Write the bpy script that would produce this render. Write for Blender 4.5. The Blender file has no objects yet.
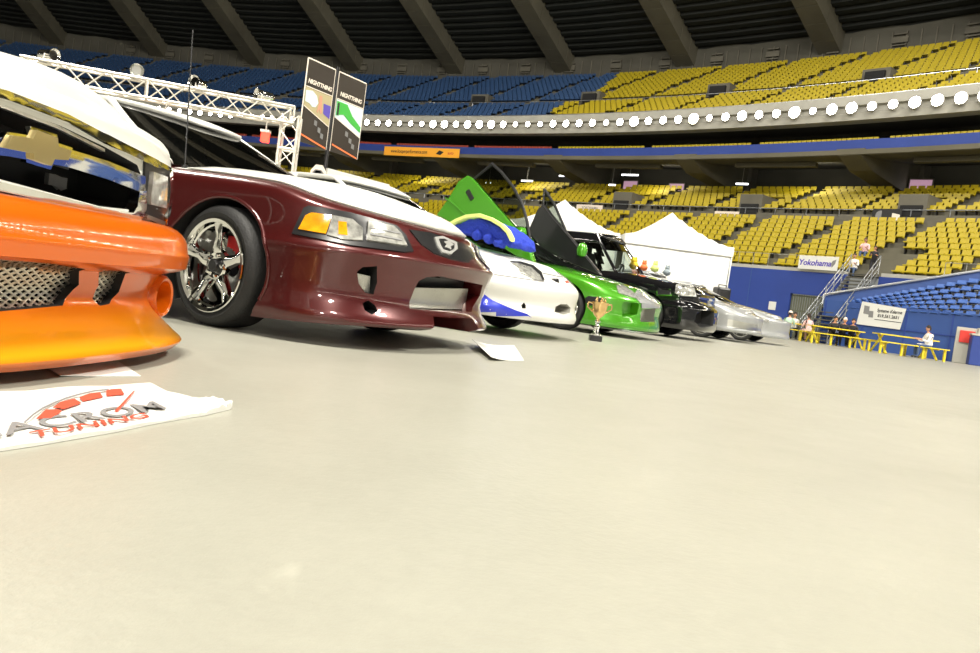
import bpy, bmesh, math, random
from math import sin, cos, pi, radians as rad, degrees as deg, atan2, hypot
from mathutils import Vector as V, Matrix, geometry
from mathutils.bvhtree import BVHTree
random.seed(7)
S = bpy.context.scene
COL = S.collection
# ------------------------------------------------------------------ camera
FPX, CH = 790., .39
ROLL, PITCH = rad(7.7), rad(2.61)
cr, sr, cp, sp = cos(ROLL), sin(ROLL), cos(PITCH), sin(PITCH)
DN = V((0, -sp, -cp)); FW = V((0, cp, -sp)); RT = V((1, 0, 0))
IR = RT*cr - DN*sr          # picture right
IU = -(RT*sr + DN*cr)       # picture up
cam_d = bpy.data.cameras.new('camera'); cam = bpy.data.objects.new('camera', cam_d); COL.objects.link(cam)
cam_d.sensor_width = 36; cam_d.lens = FPX/980*36; cam_d.clip_start = .05; cam_d.clip_end = 600
m = Matrix.Identity(4)
for i in range(3):
    m[i][0] = IR[i]; m[i][1] = IU[i]; m[i][2] = -FW[i]
m[2][3] = CH
cam.matrix_world = m; S.camera = cam
CP = V((0, 0, CH))
def ray(x, y):
    return (FW*FPX + IR*(x-490) - IU*(y-326.5)).normalized()
def atY(x, y, Y):
    r = ray(x, y); return CP + r*(Y/r.y)
def atZ(x, y, z):
    r = ray(x, y); return CP + r*((z-CH)/r.z)
# ------------------------------------------------------------------ materials
MATS = {}
def nodes(name):
    m = bpy.data.materials.new(name); m.use_nodes = True
    nt = m.node_tree; b = nt.nodes['Principled BSDF']; MATS[name] = m
    return m, nt, b
def mat(name, col, rough=.5, metal=0, coat=0, emit=None, es=0, noise=0, nscale=8, bump=0, bscale=60, spec=.5, alpha=1, flake=0):
    m, nt, b = nodes(name)
    b.inputs['Base Color'].default_value = (*col, 1)
    b.inputs['Roughness'].default_value = rough; b.inputs['Metallic'].default_value = metal
    b.inputs['Coat Weight'].default_value = coat; b.inputs['Coat Roughness'].default_value = .03
    b.inputs['Specular IOR Level'].default_value = spec; b.inputs['Alpha'].default_value = alpha
    if emit: b.inputs['Emission Color'].default_value = (*emit, 1); b.inputs['Emission Strength'].default_value = es
    if noise or bump or flake:
        tc = nt.nodes.new('ShaderNodeTexCoord')
    if noise:
        n = nt.nodes.new('ShaderNodeTexNoise'); n.inputs['Scale'].default_value = nscale; n.inputs['Detail'].default_value = 6
        r = nt.nodes.new('ShaderNodeMixRGB'); r.blend_type = 'MULTIPLY'; r.inputs[0].default_value = 1
        mr = nt.nodes.new('ShaderNodeMapRange'); mr.inputs[1].default_value = .25; mr.inputs[2].default_value = .75
        mr.inputs[3].default_value = 1-noise; mr.inputs[4].default_value = 1+noise*.4
        nt.links.new(tc.outputs['Object'], n.inputs['Vector']); nt.links.new(n.outputs[0], mr.inputs[0])
        r.inputs[1].default_value = (*col, 1); nt.links.new(mr.outputs[0], r.inputs[2]); nt.links.new(r.outputs[0], b.inputs['Base Color'])
    if bump:
        n = nt.nodes.new('ShaderNodeTexNoise'); n.inputs['Scale'].default_value = bscale; n.inputs['Detail'].default_value = 4
        bp = nt.nodes.new('ShaderNodeBump'); bp.inputs['Strength'].default_value = bump; bp.inputs['Distance'].default_value = .02
        nt.links.new(tc.outputs['Object'], n.inputs['Vector']); nt.links.new(n.outputs[0], bp.inputs['Height']); nt.links.new(bp.outputs[0], b.inputs['Normal'])
    if flake:
        n = nt.nodes.new('ShaderNodeTexVoronoi'); n.inputs['Scale'].default_value = 900
        hs = nt.nodes.new('ShaderNodeHueSaturation'); hs.inputs['Color'].default_value = (*col, 1)
        mr = nt.nodes.new('ShaderNodeMapRange'); mr.inputs[3].default_value = 1-flake; mr.inputs[4].default_value = 1+flake
        nt.links.new(tc.outputs['Object'], n.inputs['Vector']); nt.links.new(n.outputs['Color'], mr.inputs[0]); nt.links.new(mr.outputs[0], hs.inputs['Value'])
        nt.links.new(hs.outputs[0], b.inputs['Base Color'])
    return m
def glass(name, tint, dens):
    m = bpy.data.materials.new(name); m.use_nodes = True; nt = m.node_tree; nt.nodes.clear(); MATS[name] = m
    o = nt.nodes.new('ShaderNodeOutputMaterial'); t = nt.nodes.new('ShaderNodeBsdfTransparent'); g = nt.nodes.new('ShaderNodeBsdfGlossy')
    f = nt.nodes.new('ShaderNodeFresnel'); f.inputs[0].default_value = 1.5; mx = nt.nodes.new('ShaderNodeMixShader')
    mr = nt.nodes.new('ShaderNodeMapRange'); mr.inputs[3].default_value = .03; mr.inputs[4].default_value = 1
    t.inputs[0].default_value = (*[c*(1-dens) for c in tint], 1); g.inputs['Roughness'].default_value = .02
    nt.links.new(f.outputs[0], mr.inputs[0]); nt.links.new(mr.outputs[0], mx.inputs[0])
    nt.links.new(t.outputs[0], mx.inputs[1]); nt.links.new(g.outputs[0], mx.inputs[2]); nt.links.new(mx.outputs[0], o.inputs[0])
    return m
def mesh_mat(name, col, pitch, wire, ay=.6):
    """expanded metal: diamonds of wire, open between"""
    m, nt, b = nodes(name); b.inputs['Metallic'].default_value = .9; b.inputs['Roughness'].default_value = .35; b.inputs['Base Color'].default_value = (*col, 1)
    tc = nt.nodes.new('ShaderNodeTexCoord'); sx = nt.nodes.new('ShaderNodeSeparateXYZ'); nt.links.new(tc.outputs['Object'], sx.inputs[0])
    def mth(op, a, bb=None):
        n = nt.nodes.new('ShaderNodeMath'); n.operation = op
        for i, q in enumerate((a, bb)):
            if q is None: continue
            if isinstance(q, (int, float)): n.inputs[i].default_value = q
            else: nt.links.new(q, n.inputs[i])
        return n.outputs[0]
    u = mth('DIVIDE', sx.outputs['Y'], pitch); v = mth('DIVIDE', sx.outputs['Z'], pitch*ay)
    outs = []
    for sg in (1, -1):
        s = mth('ADD', u, mth('MULTIPLY', v, sg)); fr = mth('ABSOLUTE', mth('SUBTRACT', mth('FRACT', mth('ADD', s, 50)), .5))
        outs.append(mth('LESS_THAN', fr, wire))
    nt.links.new(mth('MAXIMUM', outs[0], outs[1]), b.inputs['Alpha'])
    return m
M = MATS
mat('orange_paint', (.62, .115, .001), .28, .15, .6, flake=.25)
mat('yellow_paint', (.95, .47, .01), .28, .15, 1, flake=.25)
mat('maroon_paint', (.075, .006, .006), .32, .3, .8, flake=.4)
mat('white_paint', (.70, .70, .65), .35, 0, .3)
mat('blue_paint', (.03, .05, .55), .25, .2, 1)
mat('green_paint', (.07, .33, .012), .27, .3, 1, flake=.3)
mat('black_paint', (.006, .006, .007), .12, 0, 1)
mat('silver_paint', (.36, .37, .37), .36, .3, 1, flake=.2)
mat('chrome', (.86, .86, .84), .05, 1)
mat('pale_metal', (.42, .42, .4), .35, .3)
mat('satin_chrome', (.62, .62, .58), .3, 1)
mat('gold', (.46, .37, .16), .35, .8)
mat('trophy_gold', (.8, .55, .25), .25, .9)
mat('rubber', (.018, .018, .018), .6, bump=.2, bscale=90)
mat('dark_cavity', (.01, .01, .01), .8)
mat('black_plastic', (.013, .013, .014), .35)
mat('carbon', (.015, .015, .016), .3, coat=.6)
mat('amber_lens', (.85, .36, .01), .15, 0, 1, noise=.4, nscale=25)
mat('clear_lens', (.5, .5, .46), .1, .35, 1, noise=.6, nscale=30)
mat('red_caliper', (.45, .02, .02), .4)
mat('steel_disc', (.3, .3, .29), .35, .9)
glass('tinted_glass', (.55, .6, .58), .72)
glass('door_glass', (.8, .85, .8), .35)
glass('clear_glass', (.9, .97, .92), .12)
mat('seat_fabric', (.02, .02, .02), .8)
mesh_mat('grille_mesh', (.62, .58, .5), .036, .13, .5)
mesh_mat('fine_mesh', (.75, .74, .7), .009, .2)
mesh_mat('brushed_mesh', (.55, .55, .5), .006, .3)
mat('blue_fur', (.02, .05, .5), .9, bump=1, bscale=70)
mat('lime_trim', (.72, .85, .25), .6)
mat('stadium_blue', (.02, .05, .26), .55, noise=.12, nscale=.6)
mat('pad_blue', (.03, .075, .26), .5, noise=.12, nscale=.8)
mat('seat_yellow', (.43, .33, .006), .45)
mat('seat_blue', (.025, .07, .18), .5)
mat('seat_pale_blue', (.06, .14, .42), .35)
mat('seat_red', (.33, .05, .025), .6)
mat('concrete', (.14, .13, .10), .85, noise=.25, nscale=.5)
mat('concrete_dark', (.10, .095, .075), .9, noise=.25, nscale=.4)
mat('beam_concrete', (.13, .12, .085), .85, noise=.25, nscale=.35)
mat('ledge', (.42, .41, .36), .7, noise=.15, nscale=1)
mat('tread', (.15, .14, .1), .9, noise=.2, nscale=1)
mat('banner_white', (.66, .66, .62), .6, bump=.1, bscale=6)
mat('tent_white', (.75, .75, .71), .7)
mat('ink_black', (.02, .02, .02), .6); mat('ink_grey', (.2, .2, .2), .6); mat('ink_red', (.6, .07, .035), .6)
mat('ink_purple', (.10, .07, .4), .6); mat('ink_orange', (.85, .2, .06), .6); mat('ink_pale', (.8, .72, .62), .6)
mat('sign_orange', (.95, .42, .03), .6)
mat('poster_black', (.03, .022, .015), .5)
mat('poster_sand', (.42, .36, .2), .5); mat('poster_green', (.05, .4, .05), .5); mat('poster_sky', (.6, .72, .72), .5); mat('skin', (.55, .28, .18), .6)
mat('truss_metal', (.8, .76, .68), .35, .5)
mat('rail_metal', (.5, .52, .55), .3, .8)
mat('fence_metal', (.14, .15, .1), .5, .3)
mat('table_yellow', (.75, .6, .03), .5)
mat('cloth_white', (.78, .76, .74), .8); mat('cloth_dark', (.02, .02, .025), .8); mat('cloth_green', (.45, .62, .5), .8)
mat('cloth_pink', (.75, .5, .5), .8); mat('jeans', (.06, .1, .2), .8); mat('hair_dark', (.03, .02, .015), .8); mat('cap_pale', (.8, .7, .6), .8)
mat('red_glow', (.9, .05, .03), .4, emit=(1, .06, .03), es=3)
mat('lamp_glow', (1, 1, 1), .4, emit=(1, .93, .8), es=45)
mat('lamp_glow_warm', (1, 1, 1), .4, emit=(1, .8, .5), es=60)
mat('tube_glow', (1, 1, 1), .4, emit=(.9, .92, 1), es=6)
mat('screen_glow', (.3, .2, .3), .4, emit=(.8, .45, .6), es=.5)
mat('red_box', (.6, .03, .02), .5); mat('grey_box', (.45, .44, .38), .6); mat('plush_yellow', (.7, .5, .03), .9); mat('plush_grey', (.3, .35, .38), .9)
# roof decking: ribbed sheet
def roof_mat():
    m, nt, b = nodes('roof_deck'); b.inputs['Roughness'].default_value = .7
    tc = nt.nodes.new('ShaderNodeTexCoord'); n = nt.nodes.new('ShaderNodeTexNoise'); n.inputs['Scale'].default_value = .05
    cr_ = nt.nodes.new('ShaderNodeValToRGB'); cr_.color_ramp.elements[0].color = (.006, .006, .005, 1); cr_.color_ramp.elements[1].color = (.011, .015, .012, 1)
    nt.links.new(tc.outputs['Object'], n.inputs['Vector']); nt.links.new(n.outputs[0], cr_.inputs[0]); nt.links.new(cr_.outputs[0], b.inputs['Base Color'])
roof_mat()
def floor_mat():
    m, nt, b = nodes('floor_concrete')
    tc = nt.nodes.new('ShaderNodeTexCoord')
    def noise(sc, d=5, r=.6, dist=0):
        n = nt.nodes.new('ShaderNodeTexNoise'); n.inputs['Scale'].default_value = sc; n.inputs['Detail'].default_value = d; n.inputs['Roughness'].default_value = r
        n.inputs['Distortion'].default_value = dist; nt.links.new(tc.outputs['Object'], n.inputs['Vector']); return n.outputs[0]
    def ramp(src, a, bb, ca, cb):
        r = nt.nodes.new('ShaderNodeValToRGB'); e = r.color_ramp.elements; e[0].position = a; e[1].position = bb; e[0].color = (*ca, 1); e[1].color = (*cb, 1)
        nt.links.new(src, r.inputs[0]); return r.outputs[0]
    base = ramp(noise(.7, 8, .6, .4), .3, .7, (.30, .295, .245), (.35, .345, .29))
    fine = ramp(noise(28, 6, .7), .35, .75, (.93, .93, .93), (1, 1, 1))
    stain = ramp(noise(3.2, 5, .55, 1.2), .68, .80, (1, 1, 1), (1.18, 1.18, 1.18))
    def mul(a, c):
        x = nt.nodes.new('ShaderNodeMixRGB'); x.blend_type = 'MULTIPLY'; x.inputs[0].default_value = 1; nt.links.new(a, x.inputs[1]); nt.links.new(c, x.inputs[2]); return x.outputs[0]
    nt.links.new(mul(mul(base, fine), stain), b.inputs['Base Color'])
    rr = nt.nodes.new('ShaderNodeMapRange'); nt.links.new(noise(5, 6), rr.inputs[0]); rr.inputs[3].default_value = .3; rr.inputs[4].default_value = .42
    nt.links.new(rr.outputs[0], b.inputs['Roughness']); b.inputs['Specular IOR Level'].default_value = .45
    bp = nt.nodes.new('ShaderNodeBump'); bp.inputs['Strength'].default_value = .12; bp.inputs['Distance'].default_value = .01
    nt.links.new(noise(60, 4), bp.inputs['Height']); nt.links.new(bp.outputs[0], b.inputs['Normal'])
floor_mat()
def lip_highlight_mat():  # yellow-gold highlight on the lower lip, put into the orange paint colour
    m, nt, b = nodes('orange_lip_highlight'); b.inputs['Roughness'].default_value = .28; b.inputs['Metallic'].default_value = .15
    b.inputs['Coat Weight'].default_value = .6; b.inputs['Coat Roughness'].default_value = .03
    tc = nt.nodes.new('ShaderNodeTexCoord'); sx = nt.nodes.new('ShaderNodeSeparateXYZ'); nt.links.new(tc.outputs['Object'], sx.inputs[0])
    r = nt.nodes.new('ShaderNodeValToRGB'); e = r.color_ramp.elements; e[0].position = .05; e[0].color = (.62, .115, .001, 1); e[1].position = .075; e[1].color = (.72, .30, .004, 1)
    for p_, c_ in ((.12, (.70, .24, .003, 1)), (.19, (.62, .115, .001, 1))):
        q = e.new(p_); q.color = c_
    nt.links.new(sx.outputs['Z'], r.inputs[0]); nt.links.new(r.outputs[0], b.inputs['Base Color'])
lip_highlight_mat()
# ------------------------------------------------------------------ mesh helpers
def tag(o, label=None, cat=None, group=None, kind=None):
    if label: o['label'] = label
    if cat: o['category'] = cat
    if group: o['group'] = group
    if kind: o['kind'] = kind
    return o
def empty(name, loc=(0, 0, 0), rz=0, label=None, cat=None, group=None):
    o = bpy.data.objects.new(name, None); COL.objects.link(o); o.location = loc; o.rotation_euler = (0, 0, rz); o.empty_display_size = .1
    return tag(o, label, cat, group)
class MB:
    def __init__(s): s.v = []; s.f = []; s.mi = []; s.cur = 0
    def add(s, vs, fs):
        o = len(s.v); s.v += [tuple(p) for p in vs]
        for f in fs: s.f.append(tuple(i+o for i in f)); s.mi.append(s.cur)
        return s
    def box(s, c, d, R=None, taper=1):
        x, y, z = d[0]/2, d[1]/2, d[2]/2
        vs = [V((i*x*(taper if k > 0 else 1), j*y*(taper if k > 0 else 1), k*z)) for k in (-1, 1) for j in (-1, 1) for i in (-1, 1)]
        if R is not None:
            if isinstance(R, (int, float)): R = Matrix.Rotation(R, 3, 'Z')
            vs = [R @ p for p in vs]
        vs = [p+V(c) for p in vs]
        return s.add(vs, [(0, 2, 3, 1), (4, 5, 7, 6), (0, 1, 5, 4), (2, 6, 7, 3), (0, 4, 6, 2), (1, 3, 7, 5)])
    def tube(s, a, b, r, r2=None, n=8, cap=True):
        a = V(a); b = V(b); r2 = r if r2 is None else r2; d = (b-a)
        if d.length < 1e-6: return s
        q = d.to_track_quat('Z', 'Y').to_matrix(); vs = []
        for p, rr in ((a, r), (b, r2)):
            vs += [p+q @ V((cos(2*pi*i/n)*rr, sin(2*pi*i/n)*rr, 0)) for i in range(n)]
        fs = [(i, (i+1) % n, n+(i+1) % n, n+i) for i in range(n)]
        if cap: fs += [tuple(range(n-1, -1, -1)), tuple(range(n, 2*n))]
        return s.add(vs, fs)
    def path(s, pts, r, n=8):
        for a, b in zip(pts, pts[1:]): s.tube(a, b, r, n=n)
        return s
    def lathe(s, prof, n=32, Mx=None, close=False):
        """prof: (r, h) around local z"""
        vs = [V((r*cos(2*pi*i/n), r*sin(2*pi*i/n), h)) for r, h in prof for i in range(n)]
        if Mx is not None: vs = [Mx @ p for p in vs]
        k = len(prof); fs = []
        for j in range(k if close else k-1):
            j2 = (j+1) % k
            for i in range(n): fs.append((j*n+i, j*n+(i+1) % n, j2*n+(i+1) % n, j2*n+i))
        if not close:
            if prof[0][0] > 1e-4: fs.append(tuple(range(n-1, -1, -1)))
            if prof[-1][0] > 1e-4: fs.append(tuple((k-1)*n+i for i in range(n)))
        return s.add(vs, fs)
    def prism(s, poly, a, b):
        """poly: list of 3d points; swept by vectors a..b"""
        n = len(poly); a = V(a); b = V(b); vs = [V(p)+a for p in poly]+[V(p)+b for p in poly]
        return s.add(vs, [tuple(range(n-1, -1, -1)), tuple(range(n, 2*n))]+[(i, (i+1) % n, n+(i+1) % n, n+i) for i in range(n)])
    def build(s, name, mats, parent=None, smooth=None, fix=True, bevel=0):
        me = bpy.data.meshes.new(name); me.from_pydata(s.v, [], s.f)
        if not isinstance(mats, (list, tuple)): mats = [mats]
        for q in mats: me.materials.append(MATS[q] if isinstance(q, str) else q)
        me.polygons.foreach_set('material_index', s.mi)
        if fix:
            bm = bmesh.new(); bm.from_mesh(me); bmesh.ops.remove_doubles(bm, verts=bm.verts, dist=1e-5)
            bmesh.ops.recalc_face_normals(bm, faces=bm.faces); bm.to_mesh(me); bm.free()
        if smooth is not None: sm(me, smooth)
        me.update(); o = bpy.data.objects.new(name, me); COL.objects.link(o)
        if parent: o.parent = parent
        if bevel:
            bv = o.modifiers.new('bevel', 'BEVEL'); bv.width = bevel; bv.segments = 2; bv.limit_method = 'ANGLE'
        return o
def sm(me, ang=35):
    me.polygons.foreach_set('use_smooth', [True]*len(me.polygons)); me.set_sharp_from_angle(angle=rad(ang))
def dup(root, loc=None, rz=None, **kw):
    r = root.copy(); COL.objects.link(r)
    if loc is not None: r.location = loc
    if rz is not None: r.rotation_euler = (0, 0, rz)
    tag(r, **kw)
    for ch in list(root.children):
        c = ch.copy(); COL.objects.link(c); c.parent = r
        for g in list(ch.children):
            d = g.copy(); COL.objects.link(d); d.parent = c
    return r
def text(s, name, size, mtl, parent, Mx, shear=0, ext=.002, bold=0, xs=1, align='CENTER'):
    cu = bpy.data.curves.new(name, 'FONT'); cu.body = s; cu.size = size; cu.shear = shear; cu.extrude = ext; cu.offset = bold
    cu.align_x = align; cu.align_y = 'CENTER'; cu.materials.append(MATS[mtl])
    o = bpy.data.objects.new(name, cu); COL.objects.link(o)
    o.matrix_world = Mx @ Matrix.Diagonal((xs, 1, 1, 1))
    dg = bpy.context.evaluated_depsgraph_get(); me = bpy.data.meshes.new_from_object(o.evaluated_get(dg)); mw = o.matrix_world.copy()
    bpy.data.objects.remove(o); me.transform(mw if parent is None else mw)
    q = bpy.data.objects.new(name, me); COL.objects.link(q)
    if parent: q.parent = parent
    return q
def frame(o, x, z):
    """matrix with local X along x, local Y along z (up), local Z = facing"""
    x = V(x).normalized(); z = V(z); y = (z - x*z.dot(x)).normalized(); n = x.cross(y); m = Matrix.Identity(4)
    for i in range(3): m[i][0] = x[i]; m[i][1] = y[i]; m[i][2] = n[i]; m[i][3] = o[i]
    return m
# ------------------------------------------------------------------ stadium
CX, CY = -65.25, -25.37
def pol(R, az, z): a = rad(az); return V((CX+R*sin(a), CY+R*cos(a), z))
def sweep(prof, a0, a1, step, name, mats, mis=None, kind='structure', smooth=None):
    b = MB(); n = max(1, int(round((a1-a0)/step))); k = len(prof)
    vs = [pol(R, a0+(a1-a0)*i/n, z) for i in range(n+1) for R, z in prof]
    for j in range(k-1):
        b.cur = mis[j] if mis else 0
        b.f += [(i*k+j, (i+1)*k+j, (i+1)*k+j+1, i*k+j+1) for i in range(n)]; b.mi += [b.cur]*n
    b.v = [tuple(p) for p in vs]
    o = b.build(name, mats, fix=True, smooth=smooth); tag(o, kind=kind); return o
b = MB(); b.box((-30, 20, -.1), (330, 330, .2)); tag(b.build('floor', 'floor_concrete'), kind='structure')
# field wall: arc then straight run to the right
def wall_strip(pts, z0, z1, name, m, th=.3):
    b = MB()
    for (x0, y0), (x1, y1) in zip(pts, pts[1:]):
        d = V((x1-x0, y1-y0, 0)); L = d.length; b.box(((x0+x1)/2, (y0+y1)/2, (z0+z1)/2), (L+.02, th, z1-z0), atan2(d.y, d.x))
    return b.build(name, m)
RW = 105.9
def wall_arc(a0, a1, z0, z1, name, m, th=.3, R=RW):
    n = max(1, int((a1-a0)/2)); pts = [tuple(pol(R+th/2, a0+(a1-a0)*i/n, 0).to_2d()) for i in range(n+1)]
    o = wall_strip(pts, z0, z1, name, m, th); tag(o, kind='structure'); return o
wall_arc(-60, 49.95, 0, 3.62, 'wall_field', 'stadium_blue')
wall_arc(49.95, 51.35, 2.4, 3.62, 'wall_gate_head', 'stadium_blue')
wall_arc(51.35, 51.55, 0, 3.62, 'wall_gate_side', 'stadium_blue')
wall_arc(51.55, 52.45, 0, 2.2, 'wall_stair', 'stadium_blue')
wall_arc(52.45, 75, 0, 3.62, 'wall_field_right', 'stadium_blue')
wall_arc(-60, 51.45, 3.62, 3.8, 'trim_1', 'ledge', .5)
wall_arc(52.5, 75, 3.62, 3.8, 'trim_2', 'ledge', .5)
# upright joints of the wall padding
b = MB()
for i in range(40):
    a = 48.6-i*1.7; b.box(pol(RW-.012, a, 1.8), (.05, .03, 3.6), -rad(a))
tag(b.build('trim_3', 'pad_blue'), kind='structure')
for gi, gl_ in ((range(55), 'thin grey guard rail along the ledge of the blue field wall'), (range(57, 70), 'short grey guard rail on the ledge right of the staircase')):
  b = MB()
  for i in gi:
    a = -60+i*2; 
    if 50.5 < a < 53: continue
    for k in (0, .5):
        for j in (0, .5): 
            b.tube(pol(RW+.3, a+k+j, 3.8), pol(RW+.3, a+k+j, 4.5), .018, n=5)
            b.tube(pol(RW+.3, a+k+j, 4.5), pol(RW+.3, a+k+j+.5, 4.5), .018, n=5)
    for k in range(4): b.tube(pol(RW+.3, a+k*.5, 4.5), pol(RW+.3, a+k*.5+.5, 4.5), .018, n=5)
  tag(b.build('guard_rail', 'rail_metal'), gl_, 'railing')
b = MB(); ga = 50.65; g = pol(RW+.15, ga, 0); t = V((cos(rad(ga)), -sin(rad(ga)), 0))
for i in range(19): b.box(g+t*(-1.22+i*.135)+V((0, 0, 1.19)), (.075, .04, 2.36), -rad(ga))
for h in (.3, 1.5, 2.3): b.box(g+V((0, 0, h)), (2.5, .05, .08), -rad(ga))
tag(b.build('slatted_gate', 'fence_metal'), 'dark slatted metal gate set in the blue field wall', 'gate')
b = MB(); b.box(pol(RW-.03, 49.45, 1.62), (.42, .03, .45), -rad(49.45)); tag(b.build('notice', 'banner_white'), 'small white notice on the blue wall left of the gate', 'sign')
# stepped stands
def stand(prof0, prof1, rows, a0, a1, name, step=1.5, mt='tread'):
    (R0, z0), (R1, z1) = prof0, prof1; pr = []
    for i in range(rows):
        R = R0+(R1-R0)*i/rows; z = z0+(z1-z0)*i/rows; Rn = R0+(R1-R0)*(i+1)/rows; zn = z0+(z1-z0)*(i+1)/rows
        pr += [(R, z), (Rn, z)]
    pr.append((R1, z1)); return sweep(pr, a0, a1, step, name, mt)
stand((106.1, 3.6), (114.6, 7.6), 10, -60, 72, 'floor_stand_lower_front', 3)
sweep([(114.6, 7.6), (114.6, 7.75), (116, 7.75), (116, 8.3)], -60, 72, 3, 'floor_cross_aisle', 'concrete')
stand((116, 8.3), (122.3, 10.9), 8, -60, 72, 'floor_stand_lower_rear', 3)
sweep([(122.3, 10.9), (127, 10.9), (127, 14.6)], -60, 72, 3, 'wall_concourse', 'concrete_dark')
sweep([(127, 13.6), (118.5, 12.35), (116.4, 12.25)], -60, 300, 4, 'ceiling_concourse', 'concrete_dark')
# mezzanine: blue fascia
sweep([(116.4, 12.2), (116.3, 12.25), (116.3, 12.55), (116.45, 12.55), (116.45, 13.22), (116.7, 13.22)], -60, 300, 2, 'wall_mezzanine_fascia', ['beam_concrete', 'stadium_blue'], [0, 0, 0, 1, 1])
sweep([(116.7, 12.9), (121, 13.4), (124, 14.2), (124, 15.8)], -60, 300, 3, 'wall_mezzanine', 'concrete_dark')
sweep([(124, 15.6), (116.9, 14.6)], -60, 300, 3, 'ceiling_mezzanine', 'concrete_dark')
sweep([(117.6, 14.55), (116.6, 14.55), (116.5, 15.0), (116.75, 15.1), (116.75, 15.45), (116.5, 15.5), (116.5, 16.1), (117, 16.1), (117, 15.9)], -60, 300, 2, 'wall_upper_fascia', 'ledge')
stand((117, 16.0), (122, 18.5), 6, -60, 300, 'floor_stand_upper_front', 3)
sweep([(122, 18.5), (123.5, 18.5), (123.5, 19.2)], -60, 300, 3, 'floor_upper_aisle', 'concrete')
stand((123.5, 19.2), (134, 24.9), 13, -60, 300, 'floor_stand_upper_rear', 3)
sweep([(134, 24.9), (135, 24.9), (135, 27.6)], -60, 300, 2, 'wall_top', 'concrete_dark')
# top wall panels and vents
b = MB(); b.cur = 0
for i in range(180):
    a = -20+i*.5; p = pol(134.9, a, 26.1); b.box(p, (.12, .1, 1.7), -rad(a))
tag(b.build('trim_20', 'concrete'), kind='structure')
b = MB()
for i in range(22):
    if i % 1 == 0:
        a = 5+i*2.4; p = pol(134.8, a, 26.2); b.box(p, (1.3, .2, .5), -rad(a)); b.box(p+V((0, 0, .5)), (1.1, .2, .12), -rad(a)); b.box(p-V((0, 0, .45)), (1.1, .2, .1), -rad(a))
tag(b.build('trim_21', 'concrete'), kind='structure')
# roof: corrugated deck rising inward (real folds), capped in the middle
pr = []; R = 135.5
while R > 84:
    z = 27.2+(135.5-R)*.34; pr += [(R, z), (R-.45, z+.15), (R-.5, z+.42), (R-.95, z+.57)]; R -= 1.0
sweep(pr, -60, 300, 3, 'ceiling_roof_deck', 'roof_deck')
zc = pr[-1][1]
sweep([(84.6, zc), (40, zc+3), (.5, zc+4)], -60, 300, 6, 'ceiling_roof_membrane', 'concrete_dark')
rib = None
for k in range(-6, 8):
    a = 31.05+k*6.1
    b = MB(); ra = rad(a); o = pol(0, a, 0)
    # beam section 2.1 wide, joints show as grooves between segments
    n = 24; Rr = [135.4-2.2*i for i in range(n)]
    for i in range(n-1):
        R0, R1 = Rr[i]-.03, Rr[i+1]+.03; z0 = 25.75+(135-R0)*.34; z1 = 25.75+(135-R1)*.34
        w = 1.0; vs = []
        for R_, z_ in ((R0, z0), (R1, z1)):
            c = pol(R_, a, 0); t = V((cos(ra), -sin(ra), 0))
            vs += [c-t*w+V((0, 0, z_)), c+t*w+V((0, 0, z_)), c+t*w*1.15+V((0, 0, z_+2.1)), c-t*w*1.15+V((0, 0, z_+2.1))]
        b.add(vs, [(0, 1, 2, 3), (4, 7, 6, 5), (0, 4, 5, 1), (1, 5, 6, 2), (2, 6, 7, 3), (3, 7, 4, 0)])
    tag(b.build('ceiling_rib', 'beam_concrete'), kind='structure')
# corbels, brown bands and piers under the mezzanine
b = MB(); b2 = MB(); b3 = MB()
for k in range(-8, 9):
    a = 31.05+k*6.1-1.0; ra = rad(a); t = V((cos(ra), -sin(ra), 0))
    for (R0, z0), (R1, z1) in (((116.35, 12.2), (118.2, 11.55)), ((118.2, 11.55), (126.9, 10.9))):
        vs = []
        for R_, z_ in ((R0, z0), (R1, z1)):
            c = pol(R_, a, 0); vs += [c-t*.75+V((0, 0, z_)), c+t*.75+V((0, 0, z_)), c+t*.95+V((0, 0, 12.6+(R_-116)*.1)), c-t*.95+V((0, 0, 12.6+(R_-116)*.1))]
        b.add(vs, [(0, 1, 2, 3), (4, 7, 6, 5), (0, 4, 5, 1), (1, 5, 6, 2), (3, 7, 4, 0)])
    b3.box(pol(126, a, 12.3), (2.4, 1.2, 3), -ra)
    b2.box(pol(118.5, a+3.05, 12.15), (6, .5, .3), -ra)
tag(b.build('trim_4', 'beam_concrete'), kind='structure'); tag(b2.build('trim_5', 'beam_concrete'), kind='structure'); tag(b3.build('trim_6', 'concrete'), kind='structure')
# ------------------------------------------------------------------ seats
def seat_geo():
    b = MB()
    b.add([(-.23, .02, .40), (.23, .02, .40), (.22, .08, .70), (-.22, .08, .70), (-.21, .08, .40), (.21, .08, .40), (.20, .12, .69), (-.20, .12, .69)],
          [(0, 3, 2, 1), (4, 5, 6, 7), (0, 1, 5, 4), (2, 3, 7, 6), (0, 4, 7, 3), (1, 2, 6, 5)])
    b.add([(-.22, -.36, .42), (.22, -.36, .42), (.22, .04, .37), (-.22, .04, .37), (-.22, -.36, .36), (.22, -.36, .36), (.22, .04, .31), (-.22, .04, .31)],
          [(0, 1, 2, 3), (4, 7, 6, 5), (0, 4, 5, 1), (0, 3, 7, 4), (1, 5, 6, 2)])
    b.cur = 1; b.box((-.2, -.02, .17), (.05, .25, .34)); b.cur = 0
    return b
SG = seat_geo()
def seat_mesh(m):
    s = seat_geo(); o = s.build('stadium_seat', [m, 'black_plastic']); me = o.data; bpy.data.objects.remove(o); return me
seats = {'seat_yellow': [], 'seat_blue': []}
up_blue = 35.35
def aisle_up(a): f = ((a-35.35)/2.93) % 1; return min(f, 1-f)*2.93*2.2 < .42
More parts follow.
